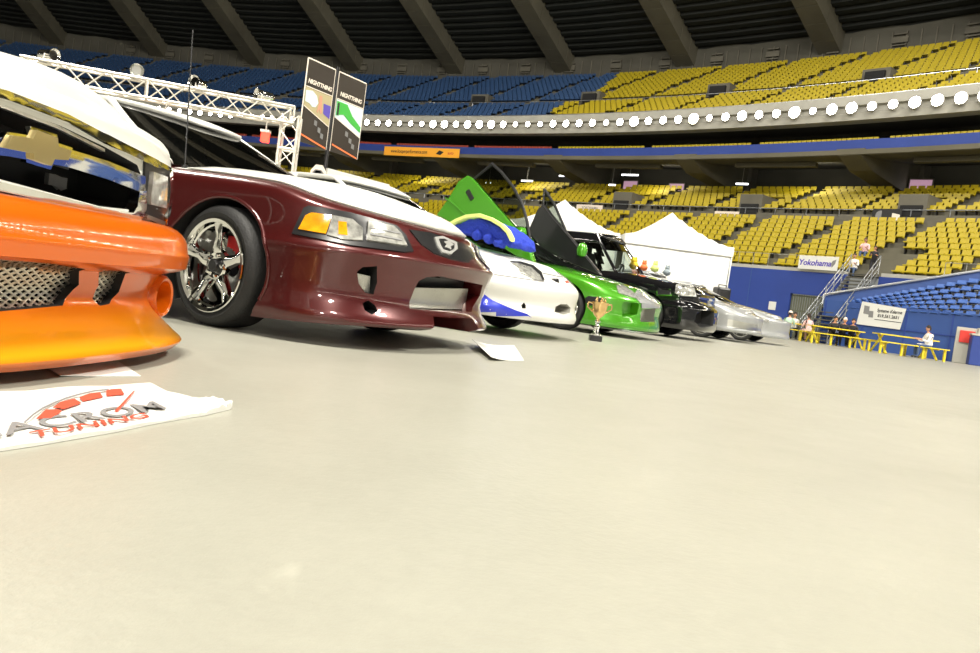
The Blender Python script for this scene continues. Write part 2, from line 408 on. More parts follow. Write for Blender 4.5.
def aisle_lo(a): f = ((a-43.6)/2.68) % 1; return min(f, 1-f)*2.68*2.0 < .40
def portal(a, i): 
    f = (a-44.75) % 5.36; return f < .9 and i < 4
def rows(R0, z0, R1, z1, n, a0, a1, aisle, tierlow, port=False):
    for i in range(n):
        R = R0+(R1-R0)*(i+.62)/n; z = z0+(z1-z0)*i/n; da = deg(.54/R); a = a0
        while a < a1:
            a += da
            if aisle(a+(R-R0)*(-.09 if tierlow == 0 else 0)): continue
            p = pol(R, a, z)
            if tierlow and (R < 110 and 51.5 < a < 52.7): continue
            if port and portal(a, i): continue
            aa = a+(R-(116 if R < 123 else 123))*.1
            c = 'seat_blue' if (not tierlow and aa < up_blue) else 'seat_yellow'
            seats[c].append((p, -rad(a), (p-CP).length))
rows(106.1, 3.6, 114.6, 7.6, 10, 22, 62, aisle_lo, 1)
rows(116, 8.3, 122.3, 10.9, 8, 12, 62, aisle_lo, 1, True)
rows(117.1, 16.0, 122, 18.5, 6, 0, 58, aisle_up, 0)
rows(123.6, 19.2, 134, 24.9, 13, -8, 58, aisle_up, 0)
def proj(p):
    d = p-CP; f = d.dot(FW)
    return (490+FPX*d.dot(IR)/f, 326.5-FPX*d.dot(IU)/f) if f > .1 else (-999, -999)
LAB = {'seat_yellow': ('yellow plastic stadium seat in the nearest rows behind the blue field wall', 'near yellow seats'),
       }
def seat_stuff(lst, m, label):
    b = MB(); 
    for p, rz, _ in lst:
        c, s_ = cos(rz), sin(rz); o = len(b.v)
        b.v += [(p.x+x*c-y*s_, p.y+x*s_+y*c, p.z+z) for x, y, z in SG.v]
        b.f += [tuple(i+o for i in f) for f in SG.f]; b.mi += SG.mi
    tag(b.build('stadium_seats', [m, 'black_plastic'], fix=False), label, 'seats', kind='stuff')
yel = sorted(seats['seat_yellow'], key=lambda q: q[2]); me_y = seat_mesh('seat_yellow'); near = []; rest = []
for q in yel:
    x, y = proj(q[0]+V((0, 0, .5)))
    if len(near) < 300 and 735 < x < 975 and y < 272+max(0, x-860)*-.13+(12 if x < 860 else 6): near.append(q)
    else: rest.append(q)
for p, rz, _ in near:
    o = bpy.data.objects.new('stadium_seat', me_y); COL.objects.link(o); o.location = p; o.rotation_euler = (0, 0, rz)
    tag(o, 'yellow plastic stadium seat in the nearest rows above the blue field wall', 'seat', 'near yellow stadium seats')
seat_stuff(rest, 'seat_yellow', 'rows of yellow stadium seats filling the tiers')
seat_stuff(seats['seat_blue'], 'seat_blue', 'rows of dark blue stadium seats in the upper tier at left')
# club row on the mezzanine
b = MB()
for i in range(260):
    a = 14+i*.17; 
    if i % 26 in (24, 25): continue
    b.cur = 0 if a < 36 else 1
    b.box(pol(117.5, a, 13.35), (.3, .12, .5), -rad(a))
tag(b.build('club_seats', ['seat_red', 'seat_yellow']), 'row of red and yellow club seats above the blue mezzanine fascia', 'seats', kind='stuff')
# rails at cross aisles
for nm, R, z, lab in (('aisle_rail', 115.9, 8.6, 'long grey handrail at the back of the lower cross aisle'), ('aisle_rail', 122.1, 18.9, 'long grey handrail at the upper tier cross aisle'), ('aisle_rail', 117.1, 16.3, 'long grey handrail at the front edge of the upper tier')):
    b = MB()
    for i in range(60): b.tube(pol(R, i*1.1, z), pol(R, (i+1)*1.1, z), .035, n=5); b.tube(pol(R, i*1.1, z-.4), pol(R, i*1.1, z), .03, n=5)
    tag(b.build(nm, 'rail_metal'), lab, 'railing')
# vomitory portals
for k in range(-1, 3):
    a = 44.75+k*5.36+.45; b = MB(); b.box(pol(117.8, a, 8.95), (1.7, 3.4, 1.3), -rad(a)); b.cur = 1; b.box(pol(116.05, a, 8.55), (1.3, .2, .7), -rad(a))
    if k == 2: continue
    tag(b.build('trim_%d' % (8+k), ['concrete', 'dark_cavity']), kind='structure')
for k in range(5):
    a = 38.5+k*5.86-8.79; b = MB(); b.box(pol(124, a, 19.5), (2.0, 1.6, 1.1), -rad(a)); b.cur = 1; b.box(pol(123.1, a, 19.4), (1.4, .3, .8), -rad(a))
    tag(b.build('trim_%d' % (12+k), ['concrete', 'dark_cavity']), kind='structure')
# ------------------------------------------------------------------ ring lamps
def lamp_mesh(r, m):
    b = MB(); Mx = Matrix.Rotation(rad(-90), 4, 'X')
    b.lathe([(.02, .28), (r*.55, .26), (r*.85, .16), (r, .02), (r*.94, 0)], 14, Mx)
    b.cur = 1; b.lathe([(.01, -.05), (r*.6, -.03), (r*.93, .01)], 14, Mx)
    o = b.build('ring_floodlight', ['ledge', m], smooth=50); me = o.data; bpy.data.objects.remove(o); return me
LM = [lamp_mesh(.33, 'lamp_glow'), lamp_mesh(.26, 'lamp_glow'), lamp_mesh(.41, 'lamp_glow'), lamp_mesh(.46, 'lamp_glow_warm')]
pat = [0, 0, 0, 1, 1, 1, 2, 2, 0, 2, 2, 2, 0, 1, 1, 1, 0, 0, 0, 0, 1, 0, 3, 0, 0, 0, 3, 1, 0, 2, 0, 0, 3, 1, 2, 2, 0, 0, 2, 2, 2, 3, 2, 2]
restlamps = MB()
for i in range(-62, 560-62):
    a = 25.7+i*.643
    if -40 <= i <= 48:
        me = LM[pat[i]] if 0 <= i < len(pat) else LM[0 if i % 3 else 1]
        o = bpy.data.objects.new('ring_floodlight', me); COL.objects.link(o); o.location = pol(116.2, a, 15.27); o.rotation_euler = (0, 0, -rad(a))
        tag(o, 'round white floodlight in the row along the upper deck fascia', 'floodlight', 'floodlights along the upper deck fascia')
    else:
        p = pol(116.3, a, 15.27); restlamps.lathe([(.01, -.05), (.4, 0)], 8, Matrix.Translation(p) @ Matrix.Rotation(-rad(a), 4, 'Z') @ Matrix.Rotation(rad(90), 4, 'X'))
tag(restlamps.build('ring_floodlights', 'lamp_glow', fix=False), 'round floodlights continuing around the far side of the upper deck fascia', 'floodlights', kind='stuff')

# ------------------------------------------------------------------ temporary blue stand at right
A0 = V((16.0, 38.6, 0)); AD = V((.65, -.76, 0)); 
L = 10.0; b = MB(); ang = atan2(AD.y, AD.x); GE = (V((21.2, 35.2, 0))-A0)*1.25; gz = 2.36+1.8*1.25
c = A0+AD*(L/2); b.box((c.x, c.y, 1.06), (L, .14, 2.12), ang)
b.prism([A0+V((0, 0, 0)), A0+GE, A0+GE+V((0, 0, gz)), A0+V((0, 0, 2.3))], (0, .05, 0), (.08, .12, 0))
tag(b.build('wall_stand', 'pad_blue'), kind='structure')
b = MB(); nrm = V((AD.y, -AD.x, 0))
for i in range(6):
    p = A0+AD*(.12+i*1.9)+nrm*.08; b.box((p.x, p.y, 1.05), (.05, .03, 2.1), ang)
c = A0+AD*(L/2)+nrm*.09; b.box((c.x, c.y, 1.1), (L, .03, .04), ang)
tag(b.build('trim_30', 'stadium_blue'), kind='structure')
b = MB(); b.tube(A0+V((-.1, 0, 2.36)), A0+GE+V((0, 0, gz)), .055, n=8); b.tube(A0+V((-.1, 0, 2.36)), A0+V((-.1, 0, 1.9)), .05)
tag(b.build('stand_rail', 'rail_metal'), 'long sloping grey rail along the top edge of the blue temporary stand', 'railing')
NR_ = 6; b = MB()
def SP(t, k, dz=0):
    F_ = A0+AD*(L*t)+V((0, 0, 1.75)); G_ = A0+GE*t+V((0, 0, 1.75+(gz-.55-1.75)*t)); p = F_.lerp(G_, k); return p+V((0, 0, dz))
for k in range(NR_):
    q = [SP(t, kk, dz) for dz in (-.06, 0) for t, kk in ((0, k/NR_), (1, k/NR_), (1, (k+1)/NR_), (0, (k+1)/NR_))]
    zf = SP(1, k/NR_).z
    b.add(q, [(3, 2, 1, 0), (4, 5, 6, 7), (0, 1, 5, 4), (1, 2, 6, 5), (2, 3, 7, 6), (3, 0, 4, 7)])
tag(b.build('floor_temporary_stand', 'ledge'), kind='structure')
me_b = seat_mesh('seat_pale_blue')
for k in range(NR_):
    t = .12
    while t < .98:
        p = SP(t, (k+.5)/NR_, -.02); wd = (SP(t, (k+1)/NR_)-SP(t, k/NR_)).length; sc_ = min(1, .35+wd/.75)
        t += .55/L*max(.6, sc_)
        x, y = proj(p)
        if x > 995: continue
        o = bpy.data.objects.new('folding_seat', me_b); COL.objects.link(o); o.location = p; o.rotation_euler = (0, 0, ang); o.scale = (sc_*.9, sc_*.8, sc_*.62)
        tag(o, 'glossy blue seat on the low temporary stand behind the blue padded wall', 'seat', 'blue seats on the temporary stand')
# stairs up to the seats
s0, s1 = V((15.0, 37.0, 0)), V((18.35, 40.15, 3.75)); d = (s1-s0); dh = V((d.x, d.y, 0)).normalized(); w_ = V((-dh.y, dh.x, 0))
st = empty('staircase', s0, 0, 'metal staircase with handrails climbing over the blue field wall', 'stairs')
b = MB(); b2 = MB(); n = 19
for i in range(n):
    p = s0.lerp(s1, (i+.7)/n)-s0; b.box(p, (.27, 1.3, .05), atan2(dh.y, dh.x))
for sd in (-.68, .68):
    b2.prism([V((0, 0, 0))+w_*sd, d+w_*sd, d+w_*sd+V((0, 0, -.3)), V((.3, .3, 0))+w_*sd], w_*-.03, w_*.03)
b.build('step', 'concrete_dark', st); b2.build('stringer', 'rail_metal', st)
for sd in (-.72, .72):
    b = MB()
    for h in (.35, .65, .95): b.tube(V((0, 0, h))+w_*sd, d+w_*sd+V((0, 0, h)), .025, n=6)
    for i in range(7): p = d*(i/6)+w_*sd; b.tube(p, p+V((0, 0, .95)), .025, n=6)
    b.build('handrail', 'rail_metal', st)
# ------------------------------------------------------------------ car toolkit
def interp(pr, x):
    """smooth interpolation through (x, z) knots, x ascending"""
    if isinstance(pr, (int, float)): return pr
    if x <= pr[0][0]: return pr[0][1]
    if x >= pr[-1][0]: return pr[-1][1]
    for i in range(len(pr)-1):
        if pr[i][0] <= x <= pr[i+1][0]:
            x0, z0 = pr[i]; x1, z1 = pr[i+1]; t = (x-x0)/(x1-x0)
            def sl(j):
                if j <= 0 or j >= len(pr)-1:
                    a, c = (pr[0], pr[1]) if j <= 0 else (pr[-2], pr[-1]); return (c[1]-a[1])/(c[0]-a[0])
                l = (pr[j][1]-pr[j-1][1])/(pr[j][0]-pr[j-1][0]); r = (pr[j+1][1]-pr[j][1])/(pr[j+1][0]-pr[j][0])
                return 0 if l*r <= 0 else 2*l*r/(l+r)
            m0, m1 = sl(i)*(x1-x0), sl(i+1)*(x1-x0)
            return (2*t**3-3*t*t+1)*z0+(t**3-2*t*t+t)*m0+(-2*t**3+3*t*t)*z1+(t**3-t*t)*m1
def ring_pts(r, NF, NSd, NR):
    """half outline (y<0 side) from nose centre to tail centre"""
    out = []; w = r['w']; xf, xr, Lf, Lr = r['xf'], r['xr'], r.get('L', .8), r.get('Lr', .5); n, m = r.get('n', 2.4), r.get('m', 2.6)
    wf = r.get('wf', 1.0)
    def W(x): return w*(interp(wf, x) if not isinstance(wf, float) else wf)
    for i in range(NF+1):
        th = (pi/2)*(i/NF)**.9; x = xf-Lf+Lf*abs(cos(th))**(2/n); out.append((x, W(x)*abs(sin(th))**(2/n)))
    x0, x1 = xf-Lf, xr+Lr
    for i in range(1, NSd): x = x0+(x1-x0)*i/NSd; out.append((x, W(x)))
    for i in range(NR+1):
        th = (pi/2)*(i/NR); x = xr+Lr-Lr*abs(sin(th))**(2/m); out.append((x, W(x)*abs(cos(th))**(2/m)))
    out[0] = (out[0][0], 0); out[-1] = (out[-1][0], 0)
    return [V((x, -y, interp(r['z'], x))) for x, y in out]
def cr_spline(a, b, c, d, t):
    return .5*((2*b)+(-a+c)*t+(2*a-5*b+4*c-d)*t*t+(-a+3*b-3*c+d)*t**3)
class Body:
    """closed shell from outline rings, bottom to top, with a crowned cap"""
    def __init__(s, rings, crown=.06, NF=22, NS=30, NR=10, sub=3, capn=8):
        s.R = [ring_pts(r, NF, NS, NR) for r in rings]; lv = []
        K = len(s.R)
        sharp = [r.get('sharp', False) for r in rings]
        for k in range(K-1):
            A, B, C, D = s.R[max(k-1, 0)], s.R[k], s.R[k+1], s.R[min(k+2, K-1)]
            if sharp[k]: A = [2*q-p for q, p in zip(B, C)]
            if sharp[k+1]: D = [2*q-p for q, p in zip(C, B)]
            for j in range(sub): lv.append((k+j/sub, [cr_spline(a, b_, c, d, j/sub) for a, b_, c, d in zip(A, B, C, D)]))
        lv.append((K-1, s.R[-1])); s.lv = lv; n = len(s.R[0]); s.n = n
        vs = []; fs = []; s.cap = []; s.side = []
        for sg in (1, -1):
            o = len(vs)
            for _, pts in lv: vs += [V((p.x, p.y*sg, p.z)) for p in pts]
            for k in range(len(lv)-1):
                for i in range(n-1):
                    q = (o+k*n+i, o+k*n+i+1, o+(k+1)*n+i+1, o+(k+1)*n+i); s.side.append(len(fs)); fs.append(q if sg > 0 else q[::-1])
        def cap(pts, cr, flip, rec=None):
            nonlocal vs, fs
            o = len(vs)
            for p in pts:
                h = interp(cr, p.x) if not isinstance(cr, (int, float)) else cr
                h *= min(1, abs(p.y)/.35)
                for j in range(capn+1):
                    t = -1+2*j/capn; vs.append(V((p.x, abs(p.y)*t, p.z+h*(1-abs(t)**2.2))))
            for i in range(len(pts)-1):
                for j in range(capn):
                    a = o+i*(capn+1)+j; q = (a, a+1, a+capn+2, a+capn+1)
                    if rec is not None: rec.append(len(fs))
                    fs.append(q if flip else q[::-1])
        cap(lv[-1][1], crown, True, s.cap); cap(lv[0][1], 0, False)
        s.vs, s.fs = vs, fs
    def mesh(s, name, mats, matf=None):
        me = bpy.data.meshes.new(name); me.from_pydata([tuple(v) for v in s.vs], [], s.fs)
        for q in mats: me.materials.append(MATS[q])
        if matf:
            caps = set(s.cap)
            for p in me.polygons:
                c = sum((s.vs[i] for i in p.vertices), V())/len(p.vertices); p.material_index = matf(c, p.index in caps)
        bm = bmesh.new(); bm.from_mesh(me); bmesh.ops.remove_doubles(bm, verts=bm.verts, dist=.0008)
        bmesh.ops.dissolve_degenerate(bm, edges=bm.edges, dist=.0004)
        bmesh.ops.recalc_face_normals(bm, faces=bm.faces); bm.to_mesh(me); bm.free(); return me
def carve(me, cutters):
    """boolean difference with a list of MB cutters (material slot index kept from the MB)"""
    o = bpy.data.objects.new('tmp_body', me); COL.objects.link(o); tmp = []
    for i, c in enumerate(cutters):
        q = c.build('tmp_cut', list(me.materials)); tmp.append(q)
        md = o.modifiers.new('c%d' % i, 'BOOLEAN'); md.operation = 'DIFFERENCE'; md.object = q; md.solver = 'EXACT'
    dg = bpy.context.evaluated_depsgraph_get(); dg.update(); r = bpy.data.meshes.new_from_object(o.evaluated_get(dg), depsgraph=dg)
    for q in tmp+[o]: bpy.data.objects.remove(q)
    return r
class Car:
    def __init__(s, name, x, y, alpha, label, cat='car'):
        s.rz = pi/2-rad(alpha); s.root = empty(name, (x, y, 0), s.rz, label, cat); s.Mx = Matrix.Translation((x, y, 0)) @ Matrix.Rotation(s.rz, 4, 'Z'); s.Mi = s.Mx.inverted()
    def lray(s, px, py):
        return s.Mi @ CP, (s.Mi.to_3x3() @ ray(px, py)).normalized()
    def at_y(s, px, py, y): o, d = s.lray(px, py); return o+d*((y-o.y)/d.y)
    def at_x(s, px, py, x): o, d = s.lray(px, py); return o+d*((x-o.x)/d.x)
    def shell(s, body, name, mats, cutters=(), matf=None, smooth=38):
        me = body.mesh(name, mats, matf)
        s.set_bvh(me)
        if callable(cutters): cutters = cutters()
        if cutters: me = carve(me, cutters)
        sm(me, smooth); me.name = name; o = bpy.data.objects.new(name, me); COL.objects.link(o); o.parent = s.root; s.body = o; return o
    def set_bvh(s, me): s.bvh = BVHTree.FromPolygons([v.co.copy() for v in me.vertices], [tuple(p.vertices) for p in me.polygons])
    def hit(s, px, py):
        o, d = s.lray(px, py); h = s.bvh.ray_cast(o, d); return h
    def cutter(s, poly, depth, D=V((-1, 0, 0)), slot=1, shrink=1.0, out=.12):
        pts = []
        for x, y in poly:
            h = s.hit(x, y)
            if h[0] is not None: pts.append(h[0])
        c = sum(pts, V())/len(pts); b = MB(); b.cur = slot; a = [p-D*out for p in pts]; dmin = min(p.dot(D) for p in pts)
        e = [c+(p-c)*shrink+D*(depth+0*(p.dot(D)-dmin)) for p in pts]; n = len(pts)
        b.add(a+e+[sum(a, V())/n, sum(e, V())/n], [(i, (i+1) % n, n+(i+1) % n, n+i) for i in range(n)]+[(i, 2*n, (i+1) % n) for i in range(n)]+[(n+i, n+(i+1) % n, 2*n+1) for i in range(n)]); return b
    def patch(s, poly, m, name, off=.004, th=.006, mirror=False, parent=None, shift=None, step=4, dome=0):
        """a piece that lies on the shell, outlined by where it is seen on the shell"""
        P2 = [V(p) for p in poly]; n = len(P2); pts = list(P2); ed = []
        xs = [p.x for p in P2]; ys = [p.y for p in P2]
        ring = []
        for i in range(n):
            a, b_ = P2[i], P2[(i+1) % n]; k = max(1, int((b_-a).length/step))
            for j in range(k): ring.append(a.lerp(b_, j/k))
        N = len(ring); pts = list(ring); ed = [(i, (i+1) % N) for i in range(N)]
        def inside(x, y):
            c = False
            for i in range(n):
                (x1, y1), (x2, y2) = P2[i], P2[(i+1) % n]
                if (y1 > y) != (y2 > y) and x < (x2-x1)*(y-y1)/(y2-y1)+x1: c = not c
            return c
        y = min(ys)+step*.5
        while y < max(ys):
            x = min(xs)+step*.5
            while x < max(xs):
                if inside(x, y) and min((V((x, y))-q).length for q in ring) > step*.45: pts.append(V((x, y)))
                x += step
            y += step
        co, _, fc, _, _, _ = geometry.delaunay_2d_cdt(pts, ed, [], 1, 1e-5)
        H = []; ctr = V()
        for c in co:
            h = s.hit(c.x, c.y); H.append((h[0], h[1]) if h[0] is not None else None)
        ok = [h for h in H if h]
        if not ok: print('PATCH MISS', name); return None
        o_, _ = s.lray(490, 300)
        mid = sum((V(c) for c in co), V((0, 0)))/len(co); md = max((V(c)-mid).length for c in co)
        top = []; bot = []
        for c, h in zip(co, H):
            if h is None: h = min(((V(c2)-V(c)).length, h2) for c2, h2 in zip(co, H) if h2)[1] if False else ok[0]
            p, nn = h; nn = nn if nn.dot(o_-p) > 0 else -nn
            dm = dome*max(0, 1-min((V(c)-q).length for q in ring)*0-((V(c)-mid).length/md)**2)
            q = p+nn*(off+th+dm)+(shift or V()); top.append(q); bot.append(p+nn*(off-.004)+(shift or V()))
        bad = set(i for i, h in enumerate(H) if h is None)
        b = MB(); K = len(co); fs = [tuple(f) for f in fc if not (set(f) & bad)]
        be = {}
        for f in fs:
            for i in range(len(f)):
                e = (f[i], f[(i+1) % len(f)]); be[e] = 1
        side = [(e[0], e[1], K+e[1], K+e[0]) for e in be if (e[1], e[0]) not in be]
        b.add(top+bot, fs+[tuple(K+i for i in f[::-1]) for f in fs]+side)
        o = b.build(name, m, parent or s.root, smooth=40)
        if mirror:
            b2 = MB(); b2.v = [(x, -y, z) for x, y, z in b.v]; b2.f = [f[::-1] for f in b.f]; b2.mi = b.mi
            b2.build(name, m, parent or s.root, smooth=40)
        return o
def arch_cut(x, z, r, w, slot=1):
    out = []
    for sg in (1, -1):
        b = MB(); b.cur = slot; b.lathe([(r, 0), (r, .45)], 40, Matrix.Translation((x, sg*(w-.33), z)) @ Matrix.Rotation(rad(-90*sg), 4, 'X')); out.append(b)
    return out
def wheel(root, x, y, z, r, rr, w=.23, style='five', steer=0, rim='chrome', detail=True, caliper=False):
    """y sign gives the side; outer face at |y|"""
    sg = 1 if y > 0 else -1
    Mx = Matrix.Translation((x, y-sg*w/2, z)) @ Matrix.Rotation(steer, 4, 'Z') @ Matrix.Rotation(rad(-90*sg), 4, 'X')
    h = w/2; n = 56 if detail else 28
    b = MB(); b.lathe([(rr-.012, h-.02), (rr+.004, h-.004), (r-.045, h+.004), (r-.02, h-.008), (r-.004, h-.03), (r, h-.06), (r, -h+.06), (r-.004, -h+.03), (r-.03, -h), (rr, -h), (rr-.01, -h+.02)], n, Mx, close=True)
    for gx in (-.055, -.02, .02, .055): pass
    t = b.build('tire', 'rubber', root, smooth=30)
    b = MB(); b.lathe([(rr-.02, -h+.01), (rr, -h), (rr-.012, -h+.03), (rr-.05, -.02), (rr-.035, h-.03), (rr-.01, h-.012), (rr+.004, h+.002), (rr-.002, h+.006), (rr-.02, h), (rr-.028, h-.03), (rr-.055, 0), (rr-.065, -h+.03)], n, Mx, close=True)
    rim_o = b.build('rim', rim, root, smooth=40)
    # spokes
    b = MB(); ns = 5 if style == 'five' else 7
    for i in range(ns):
        a = 2*pi*i/ns+.31; q = Matrix.Rotation(a, 4, 'Z')
        ri, ro = .035, rr-.012; wi, wo = (.042, .024) if style == 'five' else (.022, .014)
        secs = [(ri, wi, h-.045, .03), (ri+.06, wi*.86, h-.022, .03), (ri+(ro-ri)*.6, wo*1.1, h-.03, .026), (ro, wo*1.7, h-.012, .03)]
        vs = []
        for (R_, ww, hh, tk) in secs: vs += [V((R_, -ww, hh-tk)), V((R_, -ww*.85, hh)), V((R_, 0, hh+.008)), V((R_, ww*.85, hh)), V((R_, ww, hh-tk))]
        fs = []
        for j in range(3):
            for k in range(4): fs.append((j*5+k, j*5+k+1, (j+1)*5+k+1, (j+1)*5+k))
            fs.append((j*5+4, j*5, (j+1)*5, (j+1)*5+4))
        fs += [(0, 1, 2, 3, 4), (19, 18, 17, 16, 15)]
        b.add([Mx @ q @ p for p in vs], fs)
    b.lathe([(.085, h-.06), (.082, h-.035), (.068, h-.025), (.06, h-.03)], 30, Mx)
    b.build('spoke', rim, rim_o, smooth=35)
    b = MB(); b.lathe([(.036, h-.035), (.036, h-.012), (.03, h-.006), (.001, h-.006)], 20, Mx); b.build('hub_cap', 'black_plastic' if style == 'five' else rim, rim_o, smooth=30)
    if detail:
        for i in range(5):
            b = MB(); a = 2*pi*i/5; b.lathe([(.012, h-.035), (.012, h-.016), (.006, h-.012)], 8, Mx @ Matrix.Rotation(a, 4, 'Z') @ Matrix.Translation((.058, 0, 0)))
            b.build('lug_nut', rim, rim_o)
    b = MB(); b.lathe([(.05, -.04), (rr*.68, -.04), (rr*.68, -.02), (.05, -.02)], 32, Mx, close=True); b.cur = 0
    b.build('brake_disc', 'steel_disc', root, smooth=30)
    b = MB(); b.lathe([(.03, -h+.03), (rr-.07, -h+.03), (rr-.07, -h+.05), (.03, -h+.05)], 24, Mx, close=True); b.build('wheel_hub', 'black_plastic', root)
    if caliper:
        b = MB()
        for i in range(7):
            a = rad(14+i*11); b.box(Mx @ V((rr*.56*cos(a), rr*.56*sin(a), .0)), (.06, .06, .06))
        b.build('brake_caliper', 'red_caliper', root)
def wheelset(root, wb, y, z, r, rr, x0=0, **k):
    for x in (x0, -wb):
        for sg in (-1, 1):
            w = empty('wheel'); w.parent = root
            kk = dict(k)
            if x < -1: kk['steer'] = 0
            wheel(w, x, sg*y, z, r, rr, **kk)
def lofted_house(c, base, roof, crown, mats, matf, name='cabin', sub=4):
    pass
# ------------------------------------------------------------------ cabin helper: windows and pillars as separate meshes
def cabin(c, base, roof, glass_m, paint_m, pill=(), side_y=.5, crown=.05, zroof=.86, ft=.93, name='roof', seats_m='seat_fabric', bulge=True):
    """loft from base outline to roof outline; faces become glass or painted metal"""
    mid = dict(base); mid = {}
    for k in ('w', 'xf', 'xr', 'L', 'Lr', 'n', 'm'):
        mid[k] = (base[k]*.45+roof[k]*.55)
    mid['w'] += .02; mid['z'] = [(x, (interp(base['z'], x)*.45+interp(roof['z'], x)*.55)) for x in [-4+i*.5 for i in range(12)]]
    bd = Body([base, mid, roof], crown, NF=16, NS=30, NR=10, sub=5, capn=8)
    zb = lambda x: interp(base['z'], x); zr = lambda x: interp(roof['z'], x)
    gl, pt = [], []
    capset = set(bd.cap)
    NV = bd.n; per = len(bd.lv)
    for fi, f in enumerate(bd.fs):
        ctr = sum((bd.vs[i] for i in f), V())/len(f)
        if fi in capset: pt.append(f); continue
        if fi not in set_side(bd): continue
        t = (ctr.z-zb(ctr.x))/max(.05, zr(ctr.x)-zb(ctr.x))
        k = f[0] % (NV*per); i = f[0] % NV
        isp = t > zroof and i > 14 or t > ft
        # front corner pillar
        if 12 <= i <= 16 and not isp: isp = 13 <= i <= 14
        for (x0, x1) in pill:
            if i > 16 and x0 < ctr.x < x1: isp = True
        (pt if isp else gl).append(f)
    def mk(fs, nm, m):
        b = MB(); b.v = [tuple(v) for v in bd.vs]; b.f = fs; b.mi = [0]*len(fs); o = b.build(nm, m, c.root)
        bm = bmesh.new(); bm.from_mesh(o.data); bmesh.ops.delete(bm, geom=[v for v in bm.verts if not v.link_faces], context='VERTS'); bm.to_mesh(o.data); bm.free(); sm(o.data, 40); return o
    g = mk(gl, 'window_glass', glass_m); p = mk(pt, name, paint_m)
    sd = p.modifiers.new('thick', 'SOLIDIFY'); sd.thickness = .03; sd.offset = 1
    c.cab = bd
    return g, p
_ss = {}
def set_side(bd):
    if id(bd) not in _ss: _ss[id(bd)] = (bd, set(bd.side))
    return _ss[id(bd)][1]
def interior(c, x, w, z, wheel_=True, m='seat_fabric'):
    for sg in (-1, 1):
        b = MB(); b.box((x-.55, sg*w*.5, z+.1), (.5, .48, .3)); b.box((x-.85, sg*w*.5, z+.38), (.16, .46, .6), Matrix.Rotation(rad(-14), 3, 'Y')); b.box((x-.92, sg*w*.5, z+.74), (.1, .24, .16))
        b.build('seat', m, c.root, bevel=.03)
    b = MB(); b.box((x+.05, 0, z+.22), (.35, w*1.75, .22)); b.build('dashboard', 'black_plastic', c.root, bevel=.03)
    b = MB(); Mx = Matrix.Translation((x-.25, w*.5, z+.36)) @ Matrix.Rotation(rad(-65), 4, 'Y')
    b.lathe([(.18+.014*cos(2*pi*k/8), .014*sin(2*pi*k/8)) for k in range(8)], 28, Mx, close=True); b.tube(Mx @ V((-.18, 0, 0)), Mx @ V((.18, 0, 0)), .014); b.tube(Mx @ V((0, 0, 0)), Mx @ V((0, 0, -.3)), .02)
    b.build('steering_wheel', 'black_plastic', c.root, smooth=40)
def hood_part(c, body, x0, x1, m, z=0.0, ymax=9, name='hood', th=.006):
    b = MB(); fs = []
    for fi in body.cap:
        f = body.fs[fi]; ctr = sum((body.vs[i] for i in f), V())/4
        if x0 < ctr.x < x1 and abs(ctr.y) < ymax: fs.append(f)
    idx = {}; 
    for f in fs:
        q = []
        for i in f:
            if i not in idx: idx[i] = len(b.v); b.v.append(tuple(body.vs[i]+V((0, 0, z))))
            q.append(idx[i])
        b.f.append(tuple(q)); b.mi.append(0)
    o = b.build(name, m, c.root, smooth=60); sd = o.modifiers.new('thick', 'SOLIDIFY'); sd.thickness = th; sd.offset = 1; return o
def notch(yz, x0, x1, slot=0):
    b = MB(); b.cur = slot; b.prism([V((x0, y, z)) for y, z in yz], (0, 0, 0), (x1-x0, 0, 0)); return b
# ================================================================== maroon coupe
c = Car('maroon_coupe', -1.05, 4.95, 115, 'maroon sports coupe with a white bonnet and chrome five spoke wheels')
rings = [
 dict(w=.80, xf=.90, xr=-3.4, L=.62, n=2.6, z=.12),
 dict(w=.875, xf=.955, xr=-3.45, L=.66, n=2.5, z=[(-3, .16), (-.5, .11), (.1, .09), (.5, .105), (.95, .135)], sharp=True),
 dict(w=.90, xf=.965, xr=-3.47, L=.66, n=2.45, z=[(-3, .2), (-.5, .17), (.1, .15), (.5, .15), (.95, .16)]),
 dict(w=.885, xf=.90, xr=-3.5, L=.64, n=2.5, z=[(-3, .3), (.2, .27), (.95, .27)]),
 dict(w=.895, xf=.955, xr=-3.52, L=.66, n=2.4, z=[(-3, .46), (.2, .42), (.95, .455)]),
 dict(w=.905, xf=.975, xr=-3.52, L=.68, n=2.35, z=[(-3, .54), (.3, .485), (.95, .495)]),
 dict(w=.89, xf=.945, xr=-3.5, L=.68, n=2.3, z=[(-3, .60), (.3, .53), (.95, .525)]),
 dict(w=.875, xf=.865, xr=-3.48, L=.62, n=2.3, z=[(-3, .70), (-.4, .65), (.3, .60), (.95, .58)]),
 dict(w=.865, xf=.82, xr=-3.46, L=.60, n=2.3, z=[(-3, .82), (-.4, .755), (.3, .71), (.6, .675), (.95, .635)]),
 dict(w=.845, xf=.80, xr=-3.44, L=.60, n=2.3, z=[(-3, .88), (-.4, .80), (.2, .775), (.5, .715), (.95, .65)]),
 dict(w=.79, xf=.77, xr=-3.4, L=.60, n=2.3, z=[(-3, .90), (-.4, .83), (.2, .80), (.5, .735), (.95, .66)]),
]
bd = Body(rings, crown=[(-3, .05), (-.4, .09), (.1, .085), (.5, .085), (.8, .06)])
mx = bd.mesh('tmp', ['maroon_paint']); c.bvh = BVHTree.FromPolygons([v.co.copy() for v in mx.vertices], [tuple(p.vertices) for p in mx.polygons])
cuts = arch_cut(-.07, .325, .362, .93)+arch_cut(-2.57, .325, .365, .93)
